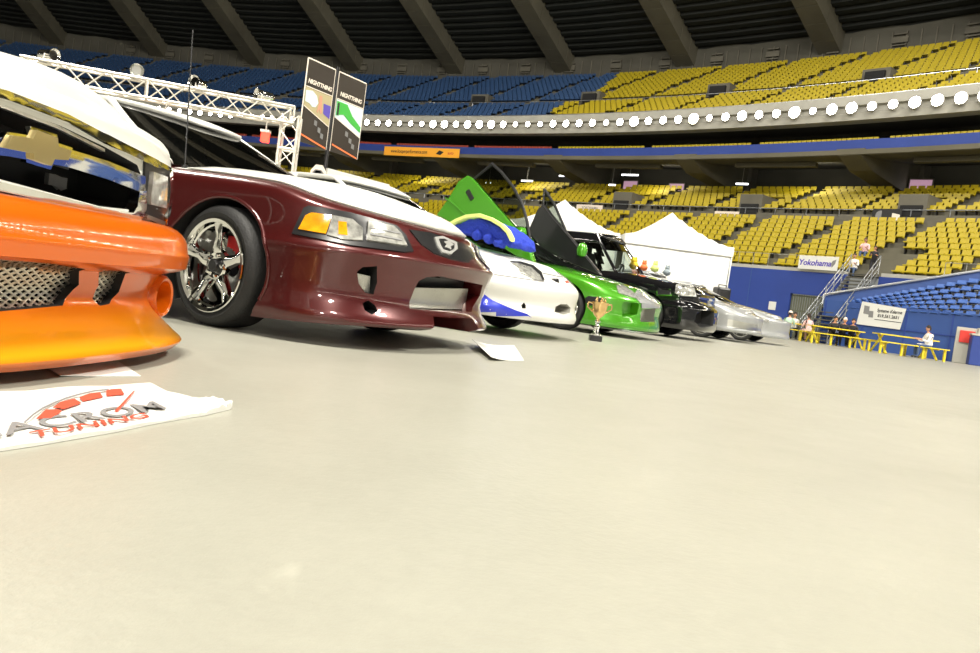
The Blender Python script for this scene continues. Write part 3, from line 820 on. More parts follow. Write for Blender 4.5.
cuts += [c.cutter([(356, 271), (362, 266), (378, 265), (378, 283), (374, 296), (365, 294), (358, 284)], .16, V((-.8, .6, 0)), shrink=.8),
         c.cutter([(361, 302), (368, 299), (376, 305), (380, 312), (372, 316), (364, 311)], .12, V((-.8, .6, 0)), shrink=.7),
         c.cutter([(418, 281), (426, 277), (440, 276), (469, 282), (483, 285), (480, 296), (472, 312), (440, 311), (409, 309), (412, 294)], .15, V((-1, 0, 0)), slot=0, shrink=.97),
         notch([(-.40, -.05), (-.24, .205), (.24, .205), (.40, -.05)], .45, 1.3)]
c.shell(bd, 'body', ['maroon_paint', 'dark_cavity', 'white_paint'], cuts, matf=lambda p, cap: 2 if cap and (p.x > -.5 or p.x < -2.6) else 0)
bpy.data.meshes.remove(mx)
hood_part(c, bd, -.42, .78, 'white_paint', z=.004)
c.patch([(409, 230), (430, 233), (452, 240), (472, 248), (475, 256), (468, 263), (452, 260), (434, 254), (421, 245)], 'carbon', 'grille', .003, .004)
g = c.patch([(433, 238), (441, 237), (455, 243), (456, 250), (450, 256), (441, 254), (436, 247)], 'pale_metal', 'emblem', .008, .006)
c.patch([(437, 240), (442, 240), (452, 245), (452, 250), (448, 253), (442, 251), (439, 246)], 'black_plastic', 'emblem_field', .012, .006)
c.patch([(441, 243), (446, 242), (451, 246), (448, 248), (449, 252), (445, 250), (442, 249), (444, 246)], 'pale_metal', 'horse_emblem', .017, .004, step=2)
for mir in (0,):
    c.patch([(292, 234), (304, 208), (309, 206), (350, 213), (396, 226), (405, 235), (413, 252), (404, 253), (350, 246)], 'black_plastic', 'headlight_bezel', .002, .006, mirror=True)
    c.patch([(299, 230), (306, 216), (312, 213), (332, 216), (326, 235)], 'amber_lens', 'turn_signal', .006, .008, mirror=True)
    c.patch([(332.5, 216), (352, 220), (362, 229), (362, 242), (344, 241), (327, 236)], 'clear_lens', 'side_lens', .006, .008, mirror=True)
    c.patch([(338, 222), (346, 223), (347, 237), (338, 236)], 'amber_lens', 'side_bulb', .012, .004)
    c.patch([(367, 222), (392, 227), (400, 235), (406, 248), (366, 242)], 'clear_lens', 'headlight', .006, .012, mirror=True)
    c.patch([(369, 229), (398, 234), (398, 235.5), (369, 230.5)], 'ink_grey', 'lens_bar', .019, .003, step=2)
    c.patch([(369, 236), (400, 242), (400, 243.2), (369, 237.2)], 'ink_grey', 'lens_bar', .019, .003, step=2)
c.patch([(357, 273), (375, 277), (374, 294), (366, 292), (359, 284)], 'fine_mesh', 'side_vent_mesh', 0, .003, shift=V((-.05, .03, 0)))
c.patch([(413, 277), (484, 282), (478, 313), (408, 310)], 'black_plastic', 'intake_backing', 0, .003, shift=V((-.13, 0, 0)))
c.patch([(410, 289), (478, 290), (474, 311), (405, 309)], 'brushed_mesh', 'intake_mesh', 0, .003, shift=V((-.07, 0, 0)))
# edge of the splitter at nose
cabin(c, dict(w=.76, xf=-.34, xr=-3.0, L=.42, Lr=.8, n=2.6, m=2.4, z=[(-3, .9), (-.4, .86), (0, .88)]), dict(w=.56, xf=-1.2, xr=-2.45, L=.3, Lr=.4, n=2.6, m=2.6, z=[(-2.5, 1.25), (-1.95, 1.285), (-1.3, 1.245), (-1.2, 1.23)]), 'tinted_glass', 'white_paint', pill=((-1.9, -1.8),), crown=.02, ft=.985, zroof=.95)
interior(c, -.75, .7, .36)
for sg in (-1, 1):
    for x0 in (-.07, -2.57):
        pts = []
        for k in range(-4, 37):
            a = rad(k*5.6); q = V((x0+.368*cos(a), sg*2, .325+.368*sin(a))); h = c.bvh.ray_cast(q, V((0, -sg, 0)))
            if h[0] is not None and abs(h[0].y) > .7: pts.append(h[0])
        b = MB(); b.path(pts, .011, 8); b.build('wheel_arch_lip', 'maroon_paint', c.root, smooth=60)
wheelset(c.root, 2.57, .895, .325, .325, .248, w=.25, steer=rad(-7), caliper=True, x0=-.07)
b = MB(); b.tube((-.52, -.74, .80), (-.52, -.74, .86), .018, n=10); b.tube((-.52, -.74, .86), (-.58, -.74, 1.62), .004, n=6); b.build('antenna', 'black_plastic', c.root)
MUST = c
# ================================================================== orange and white pickup truck
c = Car('pickup_truck', -2.19, 2.37, 95, 'custom pickup truck with an orange body kit bumper, white bonnet and chrome grille', 'truck'); TR = c
rings = [
 dict(w=.78, xf=0.890, xr=-4.4, L=.3, n=3, z=.42),
 dict(w=.80, xf=0.940, xr=-4.4, L=.32, n=3.2, z=.47),
 dict(w=.80, xf=0.950, xr=-4.4, L=.32, n=3.4, z=[(-4, .66), (.4, .60), (.86, .6)]),
 dict(w=.80, xf=0.945, xr=-4.4, L=.34, n=3.4, z=[(-4, .8), (.3, .70), (.95, .70)]),
 dict(w=.79, xf=.940, xr=-4.4, L=.38, n=3.2, z=[(-4, .92), (-.4, .84), (.35, .755), (.7, .72), (.93, .76)]),
 dict(w=.72, xf=0.890, xr=-4.35, L=.40, n=3, z=[(-4, .95), (-.4, .88), (.35, .79), (.7, .745), (.89, .78)]),
]
bd = Body(rings, crown=[(-4, .02), (-.6, .16), (0, .19), (.6, .15), (.93, .05)], NF=30)
c.set_bvh(bd.mesh('t', ['white_paint']))
cut = [c.cutter([(-40, 92), (0, 104), (60, 125), (104, 146), (138, 165), (143, 178), (141, 205), (136, 211), (100, 207), (0, 180), (-40, 168)], .22, V((-1, 0, 0)), shrink=.95)]
cut += arch_cut(-.05, .36, .42, .82)+arch_cut(-3.0, .36, .42, .82)
c.shell(bd, 'body', ['white_paint', 'dark_cavity'], cut)
# chrome work
c.patch([(-45, 78), (0, 90), (60, 113), (110, 139), (152, 160), (156, 168), (150, 167), (108, 147), (60, 122), (0, 100), (-45, 88)], 'chrome', 'grille_surround', .002, .022, step=5)
c.patch([(-45, 91), (0, 103), (60, 126), (105, 149), (105, 152), (60, 129.5), (0, 107), (-45, 95)], 'satin_chrome', 'grille_lip', -.01, .01, step=5)
c.patch([(-45, 133), (0, 137), (60, 148), (100, 160), (141, 176), (141, 193), (100, 178), (60, 166), (0, 155), (-45, 150)], 'chrome', 'grille_bar', -.025, .04, step=5, dome=.012)
c.patch([(-45, 171), (0, 181), (60, 196), (104, 208), (128, 211), (132, 205), (134, 190), (141, 190), (141, 212), (134, 219), (104, 217), (60, 205), (0, 190), (-45, 180)], 'chrome', 'grille_frame', -.01, .03, step=5)
c.patch([(96, 182), (113, 185), (111, 203), (94, 199)], 'ink_grey', 'grille_fin', -.16, .01, step=5)
c.patch([(116, 162), (128, 167), (127, 178), (115, 173)], 'screen_glow' if 0 else 'fence_metal', 'grille_block', -.12, .02, step=5)
bt = [(-8, 148), (3, 134), (19, 138), (21, 130), (46, 138), (48, 143), (59, 149), (57, 159), (42, 157), (41, 164), (22, 159), (19, 153), (-9, 150)]
bt = [(-6, 149), (1, 133.5), (20, 137), (24, 129), (45, 137), (46, 145), (60, 149), (57, 158.5), (42, 158), (39, 164.5), (20, 158), (21, 151), (-3, 146.5)]
c.patch([(-14, 149), (-2, 131), (18, 134), (22, 126), (48, 134), (49, 142), (64, 147), (59, 162), (45, 161), (42, 168), (17, 161), (17, 155)], 'chrome', 'emblem_frame', .014, .012, step=3)
c.patch([(-8, 146), (0, 134), (20, 137), (24, 129.5), (45, 137), (46, 145), (60, 149.5), (56.5, 158.5), (42, 157.5), (39, 164), (20.5, 157.5), (20.5, 151.5)], 'gold', 'bow_tie_emblem', .027, .008, step=3, dome=.003)
# headlights
c.patch([(143, 158), (152, 160), (166, 168), (167, 190), (162, 226), (143, 217), (139, 211), (142, 188)], 'black_plastic', 'headlight_surround', .001, .008, mirror=True)
c.patch([(147, 171), (161, 176), (160, 207), (144, 203), (145, 190)], 'clear_lens', 'headlight', .008, .016, mirror=True)
c.patch([(143, 157), (152, 160), (167, 168), (168, 190), (163, 227), (161, 226), (165, 190), (164, 171), (152, 164), (143, 161)], 'chrome', 'headlight_trim', .006, .014, mirror=True, step=3)
c.patch([(143, 213), (161, 220), (160, 224), (142, 217)], 'satin_chrome', 'headlight_trim', .008, .01, mirror=True, step=3)
# cabin
cabin(c, dict(w=.74, xf=-.5, xr=-2.6, L=.3, Lr=.2, n=3, m=3, z=.93), dict(w=.62, xf=-1.15, xr=-2.5, L=.2, Lr=.2, n=3, m=3, z=1.42), 'tinted_glass', 'white_paint', pill=((-1.9, -1.8),))
wheelset(c.root, 3.0, .80, .36, .36, .25, w=.25, x0=-.05, detail=False)
# bumper: one orange body kit moulding
rings = [
 dict(w=.76, xf=1.00, xr=-.1, L=.40, Lr=.05, n=2.6, z=.035),
 dict(w=.80, xf=1.10, xr=-.1, L=.44, Lr=.05, n=2.6, z=.035, sharp=True),
 dict(w=.815, xf=1.12, xr=-.1, L=.44, Lr=.05, n=2.6, z=.06),
 dict(w=.80, xf=1.09, xr=-.1, L=.42, Lr=.05, n=2.6, z=.085, sharp=True),
 dict(w=.775, xf=1.02, xr=-.1, L=.36, Lr=.05, n=2.8, z=.125, sharp=True),
 dict(w=.75, xf=.965, xr=-.1, L=.32, Lr=.05, n=3.0, z=.20),
 dict(w=.765, xf=.985, xr=-.1, L=.32, Lr=.05, n=3.0, z=.285, sharp=True),
 dict(w=.79, xf=1.04, xr=-.1, L=.33, Lr=.05, n=3.2, z=.305, sharp=True),
 dict(w=.80, xf=1.06, xr=-.1, L=.34, Lr=.05, n=3.2, z=.315, sharp=True),
 dict(w=.805, xf=1.065, xr=-.1, L=.34, Lr=.05, n=3.2, z=.36, sharp=True),
 dict(w=.80, xf=1.06, xr=-.1, L=.34, Lr=.05, n=3.2, z=.372, sharp=True),
 dict(w=.795, xf=1.045, xr=-.1, L=.34, Lr=.05, n=3.2, z=.425),
 dict(w=.77, xf=1.0, xr=-.1, L=.32, Lr=.05, n=3.0, z=.462),
 dict(w=.74, xf=.90, xr=-.1, L=.3, Lr=.05, n=3.0, z=.47),
]
bb = Body(rings, crown=0, NF=34, NS=10, NR=4)
c.set_bvh(bb.mesh('t', ['white_paint']))
cut = [c.cutter([(-60, 262), (0, 259), (50, 263), (88, 269), (80, 285), (64, 306), (0, 312), (-60, 316)], .10, V((-1, 0, 0)), shrink=.96),
       c.cutter([(106, 270), (122, 270), (134, 272), (120, 292), (110, 305), (100, 307), (92, 300), (98, 286)], .10, V((-1, 0, 0)), shrink=.9)]
b = MB(); b.cur = 2; fx, fy, fz = .87, .60, .205
Mx = Matrix.Translation((fx, fy, fz)) @ Matrix.Rotation(rad(4), 4, 'Z') @ Matrix.Rotation(rad(90), 4, 'Y')
b.lathe([(.058, -.22), (.062, .3)], 32, Mx); cut.append(b)
for q in arch_cut(-.05, .36, .42, .82): cut.append(q)
def omat(p, cap):
    return 0
me = bb.mesh('bumper', ['orange_lip_highlight', 'dark_cavity', 'orange_paint'], omat)
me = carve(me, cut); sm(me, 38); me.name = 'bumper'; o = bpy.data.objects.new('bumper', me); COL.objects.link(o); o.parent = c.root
c.set_bvh(bb.mesh('t', ['white_paint']))
c.patch([(-60, 258), (0, 255), (50, 259), (112, 266), (104, 289), (88, 310), (0, 316), (-60, 320)], 'grille_mesh', 'mesh_grille', 0, .002, shift=V((-.03, 0, 0)))
c.patch([(104, 266), (152, 269), (138, 298), (126, 310), (96, 310), (88, 300)], 'grille_mesh', 'mesh_grille', 0, .002, shift=V((-.03, 0, 0)))
b = MB(); b.lathe([(.058, -.1), (.056, .06), (.06, .075), (.07, .078), (.079, .065), (.083, .02), (.10, -.08), (.085, -.12)], 40, Mx); b.f = b.f[:-2] if 0 else b.f
b2 = MB(); b2.lathe([(.056, -.08), (.056, .055), (.06, .072), (.069, .076), (.078, .066), (.084, .02), (.10, -.06), (.13, -.16)], 40, Mx)
b2.f = [f for f in b2.f if len(f) == 4]; b2.mi = [0]*len(b2.f); b2.build('duct_ring', 'orange_paint', c.root, smooth=50)
# ================================================================== the other show cars
def coupe(name, x, y, label, paint, xf, cowl, hoodz, roofz, ws0, ws1, zs=1.0, wb=2.5, ft=.93, zroof=.86, w=.85, glass_m='tinted_glass', al=119, cuts=None, L=.72, n=2.25, mats=None, matf=None, tail=.8, nose=.5, lipz=.14, bumpw=0, wheel_k=None, rim='chrome', gw=0):
    c = Car(name, x, y, al, label); xr = -wb-tail
    z = lambda q: q*zs
    rings = [
     dict(w=w-.1, xf=xf-.08, xr=xr, L=L, n=n, z=lipz),
     dict(w=w-.02, xf=xf-.01, xr=xr, L=L, n=n, z=[(-3, .2), (-.5, lipz), (xf, lipz)], sharp=True),
     dict(w=w, xf=xf, xr=xr, L=L, n=n, z=[(-3, .26), (-.5, lipz+.06), (xf, lipz+.05)]),
     dict(w=w-.005, xf=xf-.03, xr=xr, L=L, n=n, z=z(.32)),
     dict(w=w+.0, xf=xf-.01, xr=xr, L=L, n=n, z=z(nose-.04)),
     dict(w=w+.0, xf=xf-.02, xr=xr, L=L, n=n, z=z(nose+.03)),
     dict(w=w-.01, xf=xf-.09, xr=xr+.02, L=L, n=n, z=[(-3, z(.72)), (.0, (hoodz+nose)/2+.06), (xf, (hoodz*.4+nose*.6))]),
     dict(w=w-.03, xf=xf-.16, xr=xr+.04, L=L, n=n, z=[(-3, cowl-.05), (-.9, cowl-.09), (0, (cowl+hoodz)/2-.06), (xf-.1, hoodz-.07)]),
     dict(w=w-.07, xf=xf-.24, xr=xr+.08, L=L, n=n, z=[(-3, cowl-.01), (-.9, cowl-.05), (0, (cowl+hoodz)/2-.02), (xf-.1, hoodz-.045)]),
    ]
    bd = Body(rings, crown=[(-3, .03), (ws0, .06), (0, .06), (xf-.2, .05)]); c.bd = bd
    base = arch_cut(0, .3*zs+.01, .335, w)+arch_cut(-wb, .3*zs+.01, .335, w)
    def mk():
        return base+(cuts(c) if cuts else [])
    c.shell(bd, 'body', mats or [paint, 'dark_cavity'], mk, matf=matf)
    cabin(c, dict(w=w-.10, xf=ws0+.1, xr=-wb-.35, L=.4, Lr=.7, n=2.6, m=2.4, z=cowl-.03), dict(w=w-.27+gw, xf=ws1, xr=-wb+.1, L=.28, Lr=.4, n=2.6, m=2.6, z=[(-wb, roofz-.06), (-wb+.6, roofz-.02), (ws1, roofz-.04)]), glass_m, paint, pill=((ws1-.75, ws1-.68),), crown=.03, ft=ft, zroof=zroof)
    interior(c, ws0-.1, w-.15, .36)
    wheelset(c.root, wb, w-.01, .3, .3, .215, w=.2, detail=False, rim=rim)
    return c
# ---- white coupe with blue graphics
def wc(c):
    return [c.cutter([(554, 312), (555, 307), (560, 304), (567, 304), (571, 308), (570, 313), (563, 315)], .15, V((-1, 0, 0)), shrink=.9, slot=2),
            c.cutter([(521, 305), (524, 302), (526, 305), (526, 309), (522, 309)], .1, V((-.8, .6, 0)), shrink=.8)]
c = coupe('white_coupe', -.24, 7.9, 'white coupe with blue flame graphics and a blue fur lined raised bonnet', 'white_paint', 1.06, .87, .66, 1.34, -.30, -1.22, cuts=wc, ft=.97, zroof=.92, w=.86, nose=.46, lipz=.17, mats=['white_paint', 'dark_cavity', 'ledge'])
WC = c
c.patch([(511, 263), (520, 264), (532, 268), (540, 275), (542, 281), (535, 280), (520, 273), (518, 268)], 'clear_lens', 'headlight', .003, .006, mirror=True, step=3)
c.patch([(510, 262), (520, 262.5), (533, 266), (541, 273), (544, 281), (542, 281), (539, 275), (531, 268), (520, 264.5)], 'black_plastic', 'headlight_rim', .006, .006, step=2)
c.patch([(480, 297), (484, 294), (492, 300), (503, 305), (515, 310), (527, 314), (536, 321), (520, 321), (500, 319), (474, 318), (474, 300)], 'blue_paint', 'blue_flame_graphic', .002, .002, step=4)
c.patch([(551, 279), (558, 279), (559, 283), (556, 282)], 'black_plastic', 'emblem', .002, .004, step=2)
c.patch([(565, 281), (569, 281), (569, 283), (566, 283)], 'ink_red', 'emblem', .002, .004, step=2)
c.patch([(494, 274), (544, 281.5), (544, 282.3), (494, 274.8)], 'ink_grey', 'panel_gap', .001, .002, step=3)
c.patch([(543, 273), (566, 277.5), (566, 278.2), (543, 273.8)], 'ink_grey', 'panel_gap', .001, .002, step=3)
# raised fur-lined bonnet scoop
b = MB(); N = 14
pts = [c.at_y(px, py, -.35) for px, py in [(455, 227), (462, 223), (472, 219), (484, 218), (496, 222), (506, 228), (512, 234), (516, 242)]]
lo = [c.at_y(px, py, -.35) for px, py in [(457, 230), (466, 233), (476, 233), (486, 236), (494, 238), (503, 242), (510, 245), (516, 246)]]
def strip(up, dn, y0, y1, nm, m, bulge=.0):
    b = MB(); k = len(up); L_ = []
    for j, (yy, s_) in enumerate(((y0, 0), (y0+.03, 1), (y1-.03, 1), (y1, 0))):
        for p, q in zip(up, dn):
            a = p.lerp(q, .12 if s_ == 0 else 0); d = p.lerp(q, .88 if s_ == 0 else 1.0)
            L_ += [V((a.x, yy, a.z)), V((d.x, yy, d.z))]
    for j in range(3):
        for i in range(k-1):
            o = j*2*k+2*i; u = (j+1)*2*k+2*i
            b.f += [(o, o+2, u+2, u), (o+1, u+1, u+3, o+3)]
    for i in range(k-1): b.f += [(2*i, 2*i+1, 2*i+3, 2*i+2), (6*k+2*i, 6*k+2*i+2, 6*k+2*i+3, 6*k+2*i+1)]
    for e in (0, 2*k-2):
        for j in range(3): b.f.append((j*2*k+e, (j+1)*2*k+e, (j+1)*2*k+e+1, j*2*k+e+1))
    b.v = [tuple(v) for v in L_]; b.mi = [0]*len(b.f); return b.build(nm, m, c.root, smooth=50)
lin = strip([p+V((0, 0, -.0)) for p in pts], [p+V((0, 0, -.02)) for p in lo], -.42, .1, 'fur_lining', 'blue_fur')
tx = lin.modifiers.new('sub', 'SUBSURF'); tx.levels = tx.render_levels = 3; dm = lin.modifiers.new('disp', 'DISPLACE')
tex = bpy.data.textures.new('fur', 'CLOUDS'); tex.noise_scale = .05; dm.texture = tex; dm.strength = .045; dm.mid_level = .5
strip([p+V((0, 0, .03)) for p in pts], [p+V((0, 0, -.008)) for p in pts], -.47, -.38, 'scoop_edge', 'lime_trim')
for px, py in ((478, 235), (489, 239), (500, 243)):
    p = c.at_y(px, py, -.40); b = MB(); b.lathe([(.001, -.05), (.05, -.035), (.065, 0), (.05, .035), (.001, .05)], 14, Matrix.Translation(p)); o = b.build('fur_tuft', 'blue_fur', c.root, smooth=50); dm = o.modifiers.new('sub', 'SUBSURF'); dm.levels = dm.render_levels = 2; dm = o.modifiers.new('disp', 'DISPLACE'); dm.texture = tex; dm.strength = .04
# ---- green coupe with raised doors
def gc(c):
    return [c.cutter([(621, 305), (623, 301), (640, 303), (638, 315), (622, 318)], .12, V((-.9, .4, 0)), shrink=.8, slot=0),
            c.cutter([(642, 309), (656, 308), (655, 322), (640, 322)], .15, V((-1, 0, 0)), shrink=.9, slot=2)]
c = coupe('green_coupe', 1.33, 11.25, 'bright green coupe with scissor doors raised beside it', 'green_paint', 1.03, .90, .64, 1.28, -.5, -1.2, cuts=gc, w=.86, nose=.48, lipz=.12, mats=['green_paint', 'dark_cavity', 'satin_chrome']); GC = c
c.patch([(616, 286), (622, 285), (633, 292), (640, 300), (630, 297), (618, 293)], 'clear_lens', 'headlight', .003, .008, mirror=True, step=3)
c.patch([(637, 288), (644, 290), (652, 297), (658, 305), (640, 303), (633, 296)], 'silver_paint', 'silver_nose_panel', .004, .006, step=3)
c.patch([(641, 303.5), (659, 304.5), (659, 308), (641, 308)], 'silver_paint', 'silver_band', .008, .01, step=3)
c.patch([(585, 298), (589, 296), (604, 298), (604, 302), (590, 306), (586, 303)], 'black_plastic', 'side_vent', .002, .006, step=3)
b = MB(); b.box((.72, 0, .10), (.5, 1.3, .02)); b.build('splitter', 'silver_paint', c.root, bevel=.01)
def door(c, y, th, outer, inner, poly, win, frame_w, handle=None, name='scissor_door', open_glass=True, crease=None):
    P = [c.at_y(px, py, y) for px, py in poly]; sg = -1 if y < 0 else 1
    b = MB(); b.prism(P, (0, 0, 0), (0, -sg*th, 0)); b.cur = 0
    o = b.build(name, outer, c.root, bevel=.02)
    b = MB(); I = [p.lerp(sum(P, V())/len(P), .06) for p in P]; b.prism(I, (0, -sg*(th-.005), 0), (0, -sg*(th+.03), 0)); b.build('door_card', inner, o)
    W = [c.at_y(px, py, y)+V((0, -sg*th*.5, 0)) for px, py in win]
    b = MB(); b.path(W, frame_w, 8)
    for p in W: b.lathe([(.001, -frame_w), (frame_w*.8, -frame_w*.5), (frame_w, 0), (frame_w*.8, frame_w*.5), (.001, frame_w)], 10, Matrix.Translation(p))
    b.build('window_frame', 'black_plastic', o, smooth=40)
    if open_glass:
        b = MB(); b.prism(W, (0, -.003, 0), (0, .003, 0)); b.build('window_pane', 'door_glass', o)
    if handle:
        p = c.at_y(*handle, y); b = MB(); b.box(p+V((0, sg*.005, 0)), (.16, .02, .07), Matrix.Rotation(rad(-50), 3, 'Y').inverted()); b.build('door_handle', 'black_plastic', o, bevel=.008)
    if crease:
        a, d = [c.at_y(*q, y)+V((0, sg*.008, 0)) for q in crease]; b = MB(); b.tube(a, d, .012); b.build('door_trim', outer, o, smooth=40)
    return o
door(c, -1.0, .12, 'green_paint', 'black_plastic', [(436, 215), (441, 208), (450, 195), (458, 181), (467, 175), (472, 178), (490, 199), (509, 221), (528, 243), (533, 262), (516, 256), (490, 240), (470, 230), (450, 222)], [(470, 180), (490, 163), (499, 171), (511, 186), (520, 203), (525, 220), (528, 238)], .022, handle=(470, 195), crease=((446, 198), (505, 248)))
door(c, 1.0, .12, 'black_plastic', 'black_plastic', [(531, 232), (540, 211), (546, 205), (556, 218), (575, 240), (598, 268), (604, 276), (570, 262), (545, 250)], [(545, 206), (546, 190), (556, 205), (566, 228), (572, 248), (577, 266)], .022, name='scissor_door')
b = MB(); b.lathe([(.001, -.09), (.06, -.07), (.085, 0), (.06, .07), (.001, .09)], 16, Matrix.Translation(c.at_y(521, 233, -1.0))); b.build('wing_mirror', 'green_paint', c.root, smooth=50)
b = MB(); b.lathe([(.001, -.12), (.07, -.09), (.09, 0), (.06, .09), (.001, .12)], 16, Matrix.Translation(c.at_y(582, 250, .85))); b.build('wing_mirror', 'green_paint', c.root, smooth=50)
# ---- black SUV
c = Car('sport_utility_vehicle', 2.97, 14.24, 119, 'tall black sport utility vehicle with rectangular headlight and toys on its bonnet'); BK = c
rings = [
 dict(w=.80, xf=.86, xr=-3.4, L=.45, n=2.6, z=.17),
 dict(w=.84, xf=.95, xr=-3.4, L=.45, n=2.6, z=.17, sharp=True),
 dict(w=.85, xf=1.0, xr=-3.4, L=.45, n=2.6, z=.25),
 dict(w=.85, xf=1.0, xr=-3.4, L=.45, n=2.6, z=.45),
 dict(w=.85, xf=.97, xr=-3.4, L=.42, n=2.7, z=.56),
 dict(w=.84, xf=.90, xr=-3.4, L=.38, n=2.8, z=.61),
 dict(w=.84, xf=.88, xr=-3.4, L=.36, n=2.8, z=.78),
 dict(w=.83, xf=.84, xr=-3.4, L=.36, n=2.8, z=[(-3, .93), (-.9, .93), (.8, .84)]),
 dict(w=.79, xf=.76, xr=-3.4, L=.36, n=2.8, z=[(-3, 1.0), (-.7, 1.0), (.8, .88)]),
]
bd = Body(rings, crown=[(-3, .02), (-.9, .05), (.6, .05)])
c.set_bvh(bd.mesh('t', ['black_paint']))
c.shell(bd, 'body', ['black_paint', 'dark_cavity'], [c.cutter([(694, 322), (696, 314), (702, 310), (714, 311), (713, 326), (700, 328)], .2, V((-1, 0, 0)), shrink=.9)]+arch_cut(0, .345, .38, .85)+arch_cut(-2.6, .345, .38, .85))
c.patch([(676, 285), (680, 284), (694, 288), (696, 297), (682, 296), (675, 293)], 'clear_lens', 'headlight', .004, .01, mirror=True, step=3)
c.patch([(657, 288), (671, 289), (672, 296), (656, 296)], 'chrome', 'side_marker_frame', .004, .006, step=3); c.patch([(658, 289.5), (670, 290.5), (671, 294.8), (657.5, 294.5)], 'black_plastic', 'side_marker', .008, .006, step=3)
for k, (yy, x0) in enumerate(((292, 699), (297, 699), (302, 700))): c.patch([(x0, yy), (713, yy+3), (713, yy+4.6), (x0, yy+1.6)], 'chrome', 'grille_bar', .004, .01, step=3)
c.patch([(662, 274), (672, 276), (672, 278), (662, 276)], 'chrome', 'bonnet_trim', .004, .008, step=3)
gl_, pt_ = cabin(c, dict(w=.76, xf=-.42, xr=-3.3, L=.3, Lr=.2, n=3, m=3, z=1.0), dict(w=.64, xf=-.98, xr=-3.2, L=.2, Lr=.2, n=3, m=3, z=1.62), 'clear_glass', 'black_paint', pill=((-1.65, -1.5), (-2.5, -2.35)), crown=.05, zroof=.8)
interior(c, -.75, .72, .68)
wheelset(c.root, 2.6, .84, .345, .345, .24, w=.24, detail=False)
# ---- silver cars
def sc(c):
    return []
c = coupe('silver_coupe', 4.85, 17.5, 'silver coupe with a deep front bumper parked beside the black vehicle', 'silver_paint', 1.08, .96, .68, 1.28, -.5, -1.3, w=.87, nose=.54, lipz=.2); S1 = c
c.patch([(758, 325), (728, 319), (727, 327), (757, 331)], 'satin_chrome', 'bumper_panel', .003, .006, step=3)
c.patch([(737, 301), (742, 302), (742, 306), (737, 305)], 'black_plastic', 'headlight', .004, .008, mirror=True, step=2)
c.patch([(744, 304), (749, 305), (748, 308), (744, 307)], 'black_plastic', 'bonnet_vent', .004, .006, step=2)
c = coupe('silver_coupe', 6.35, 19.6, 'farthest silver coupe at the end of the row, nearest the yellow picnic tables', 'silver_paint', .98, .92, .66, 1.25, -.5, -1.3, w=.87, nose=.54, lipz=.16); S2 = c
c.patch([(763, 318), (769, 320), (769, 323), (763, 321)], 'clear_lens', 'headlight', .004, .008, mirror=True, step=2)
# ================================================================== props
def persp_frame(o, h, z=V((0, 0, 1))): return frame(o, h, z)
# ---- floor banner
B = [atZ(-40, 405, .0), atZ(0, 396, 0), atZ(152, 386, 0), atZ(168, 393, 0), atZ(192, 401, 0), atZ(212, 402, 0), atZ(232, 409, 0), atZ(212, 414, 0), atZ(152, 425, 0), atZ(80, 439, 0), atZ(0, 452, 0), atZ(-60, 463, 0)]
fb = empty('floor_banner', B[5], 0, 'white vinyl banner with red and grey rev counter lettering lying flat on the floor', 'banner')
def ll(p): return V(p)-V(B[5])
up = [(-40, 401), (0, 395), (50, 392), (100, 389), (150, 386), (170, 394), (192, 400), (212, 402), (232, 408.5)]
dn = [(-60, 464), (0, 452), (40, 446), (80, 439), (120, 432), (152, 425), (180, 420), (205, 416), (230, 410)]
b = MB(); NN = 48; MMn = 10; top = []
def lerp_list(L_, t):
    f = t*(len(L_)-1); i = min(int(f), len(L_)-2); r = f-i; return (L_[i][0]*(1-r)+L_[i+1][0]*r, L_[i][1]*(1-r)+L_[i+1][1]*r)
for i in range(NN+1):
    u_, d_ = lerp_list(up, i/NN), lerp_list(dn, i/NN); a, e = atZ(*u_, 0), atZ(*d_, 0)
    for j in range(MMn+1):
        p = a.lerp(e, j/MMn); w_ = max(0, i/NN-.72)/.28
        z = .004+.004*abs(sin(i*.33+j*.5))+w_*.012*abs(sin(i*1.3+j*.8))+.003*sin(j*.9+i*.1)**2; top.append(ll((p.x, p.y, z)))
b.v = [tuple(p) for p in top]+[(p.x, p.y, .001) for p in top]
K = (NN+1)*(MMn+1)
for i in range(NN):
    for j in range(MMn):
        a = i*(MMn+1)+j; b.f.append((a, a+1, a+MMn+2, a+MMn+1)); b.f.append((K+a, K+a+MMn+1, K+a+MMn+2, K+a+1))
for i in range(NN):
    for j in (0, MMn): a = i*(MMn+1)+j; b.f.append((a, a+MMn+1, K+a+MMn+1, K+a))
for i in (0, NN):
    for j in range(MMn): a = i*(MMn+1)+j; b.f.append((a, a+1, K+a+1, K+a))
b.mi = [0]*len(b.f); b.build('vinyl_sheet', 'banner_white', fb, smooth=50)
def flat_ink(polys, m, nm, parent, ref, z=.0125, th=.0012):
    b = MB()
    for poly in polys:
        P = [V(atZ(x, y, 0))-V(ref) for x, y in poly]; P = [V((p.x, p.y, z)) for p in P]; b.prism(P, (0, 0, 0), (0, 0, th))
    return b.build(nm, m, parent)
def Z2(L_): return [(x/4.083, 370+y/4.083) for x, y in L_]
for q in ([(145, 224), (185, 186), (232, 186), (250, 193), (205, 222)], [(212, 178), (240, 178), (255, 184), (330, 158), (302, 140), (245, 155)], [(322, 134), (362, 118), (405, 112), (418, 132), (335, 150)], [(432, 105), (455, 99), (492, 97), (505, 120), (432, 128)]):
    flat_ink([Z2(q)], 'ink_red', 'red_segment', fb, B[5])
flat_ink([Z2([(465, 192), (480, 192), (550, 104), (540, 108)])], 'ink_red', 'needle', fb, B[5])
arcp = [(95, 238), (130, 205), (170, 177), (215, 155), (265, 135), (320, 118), (380, 104), (440, 97)]
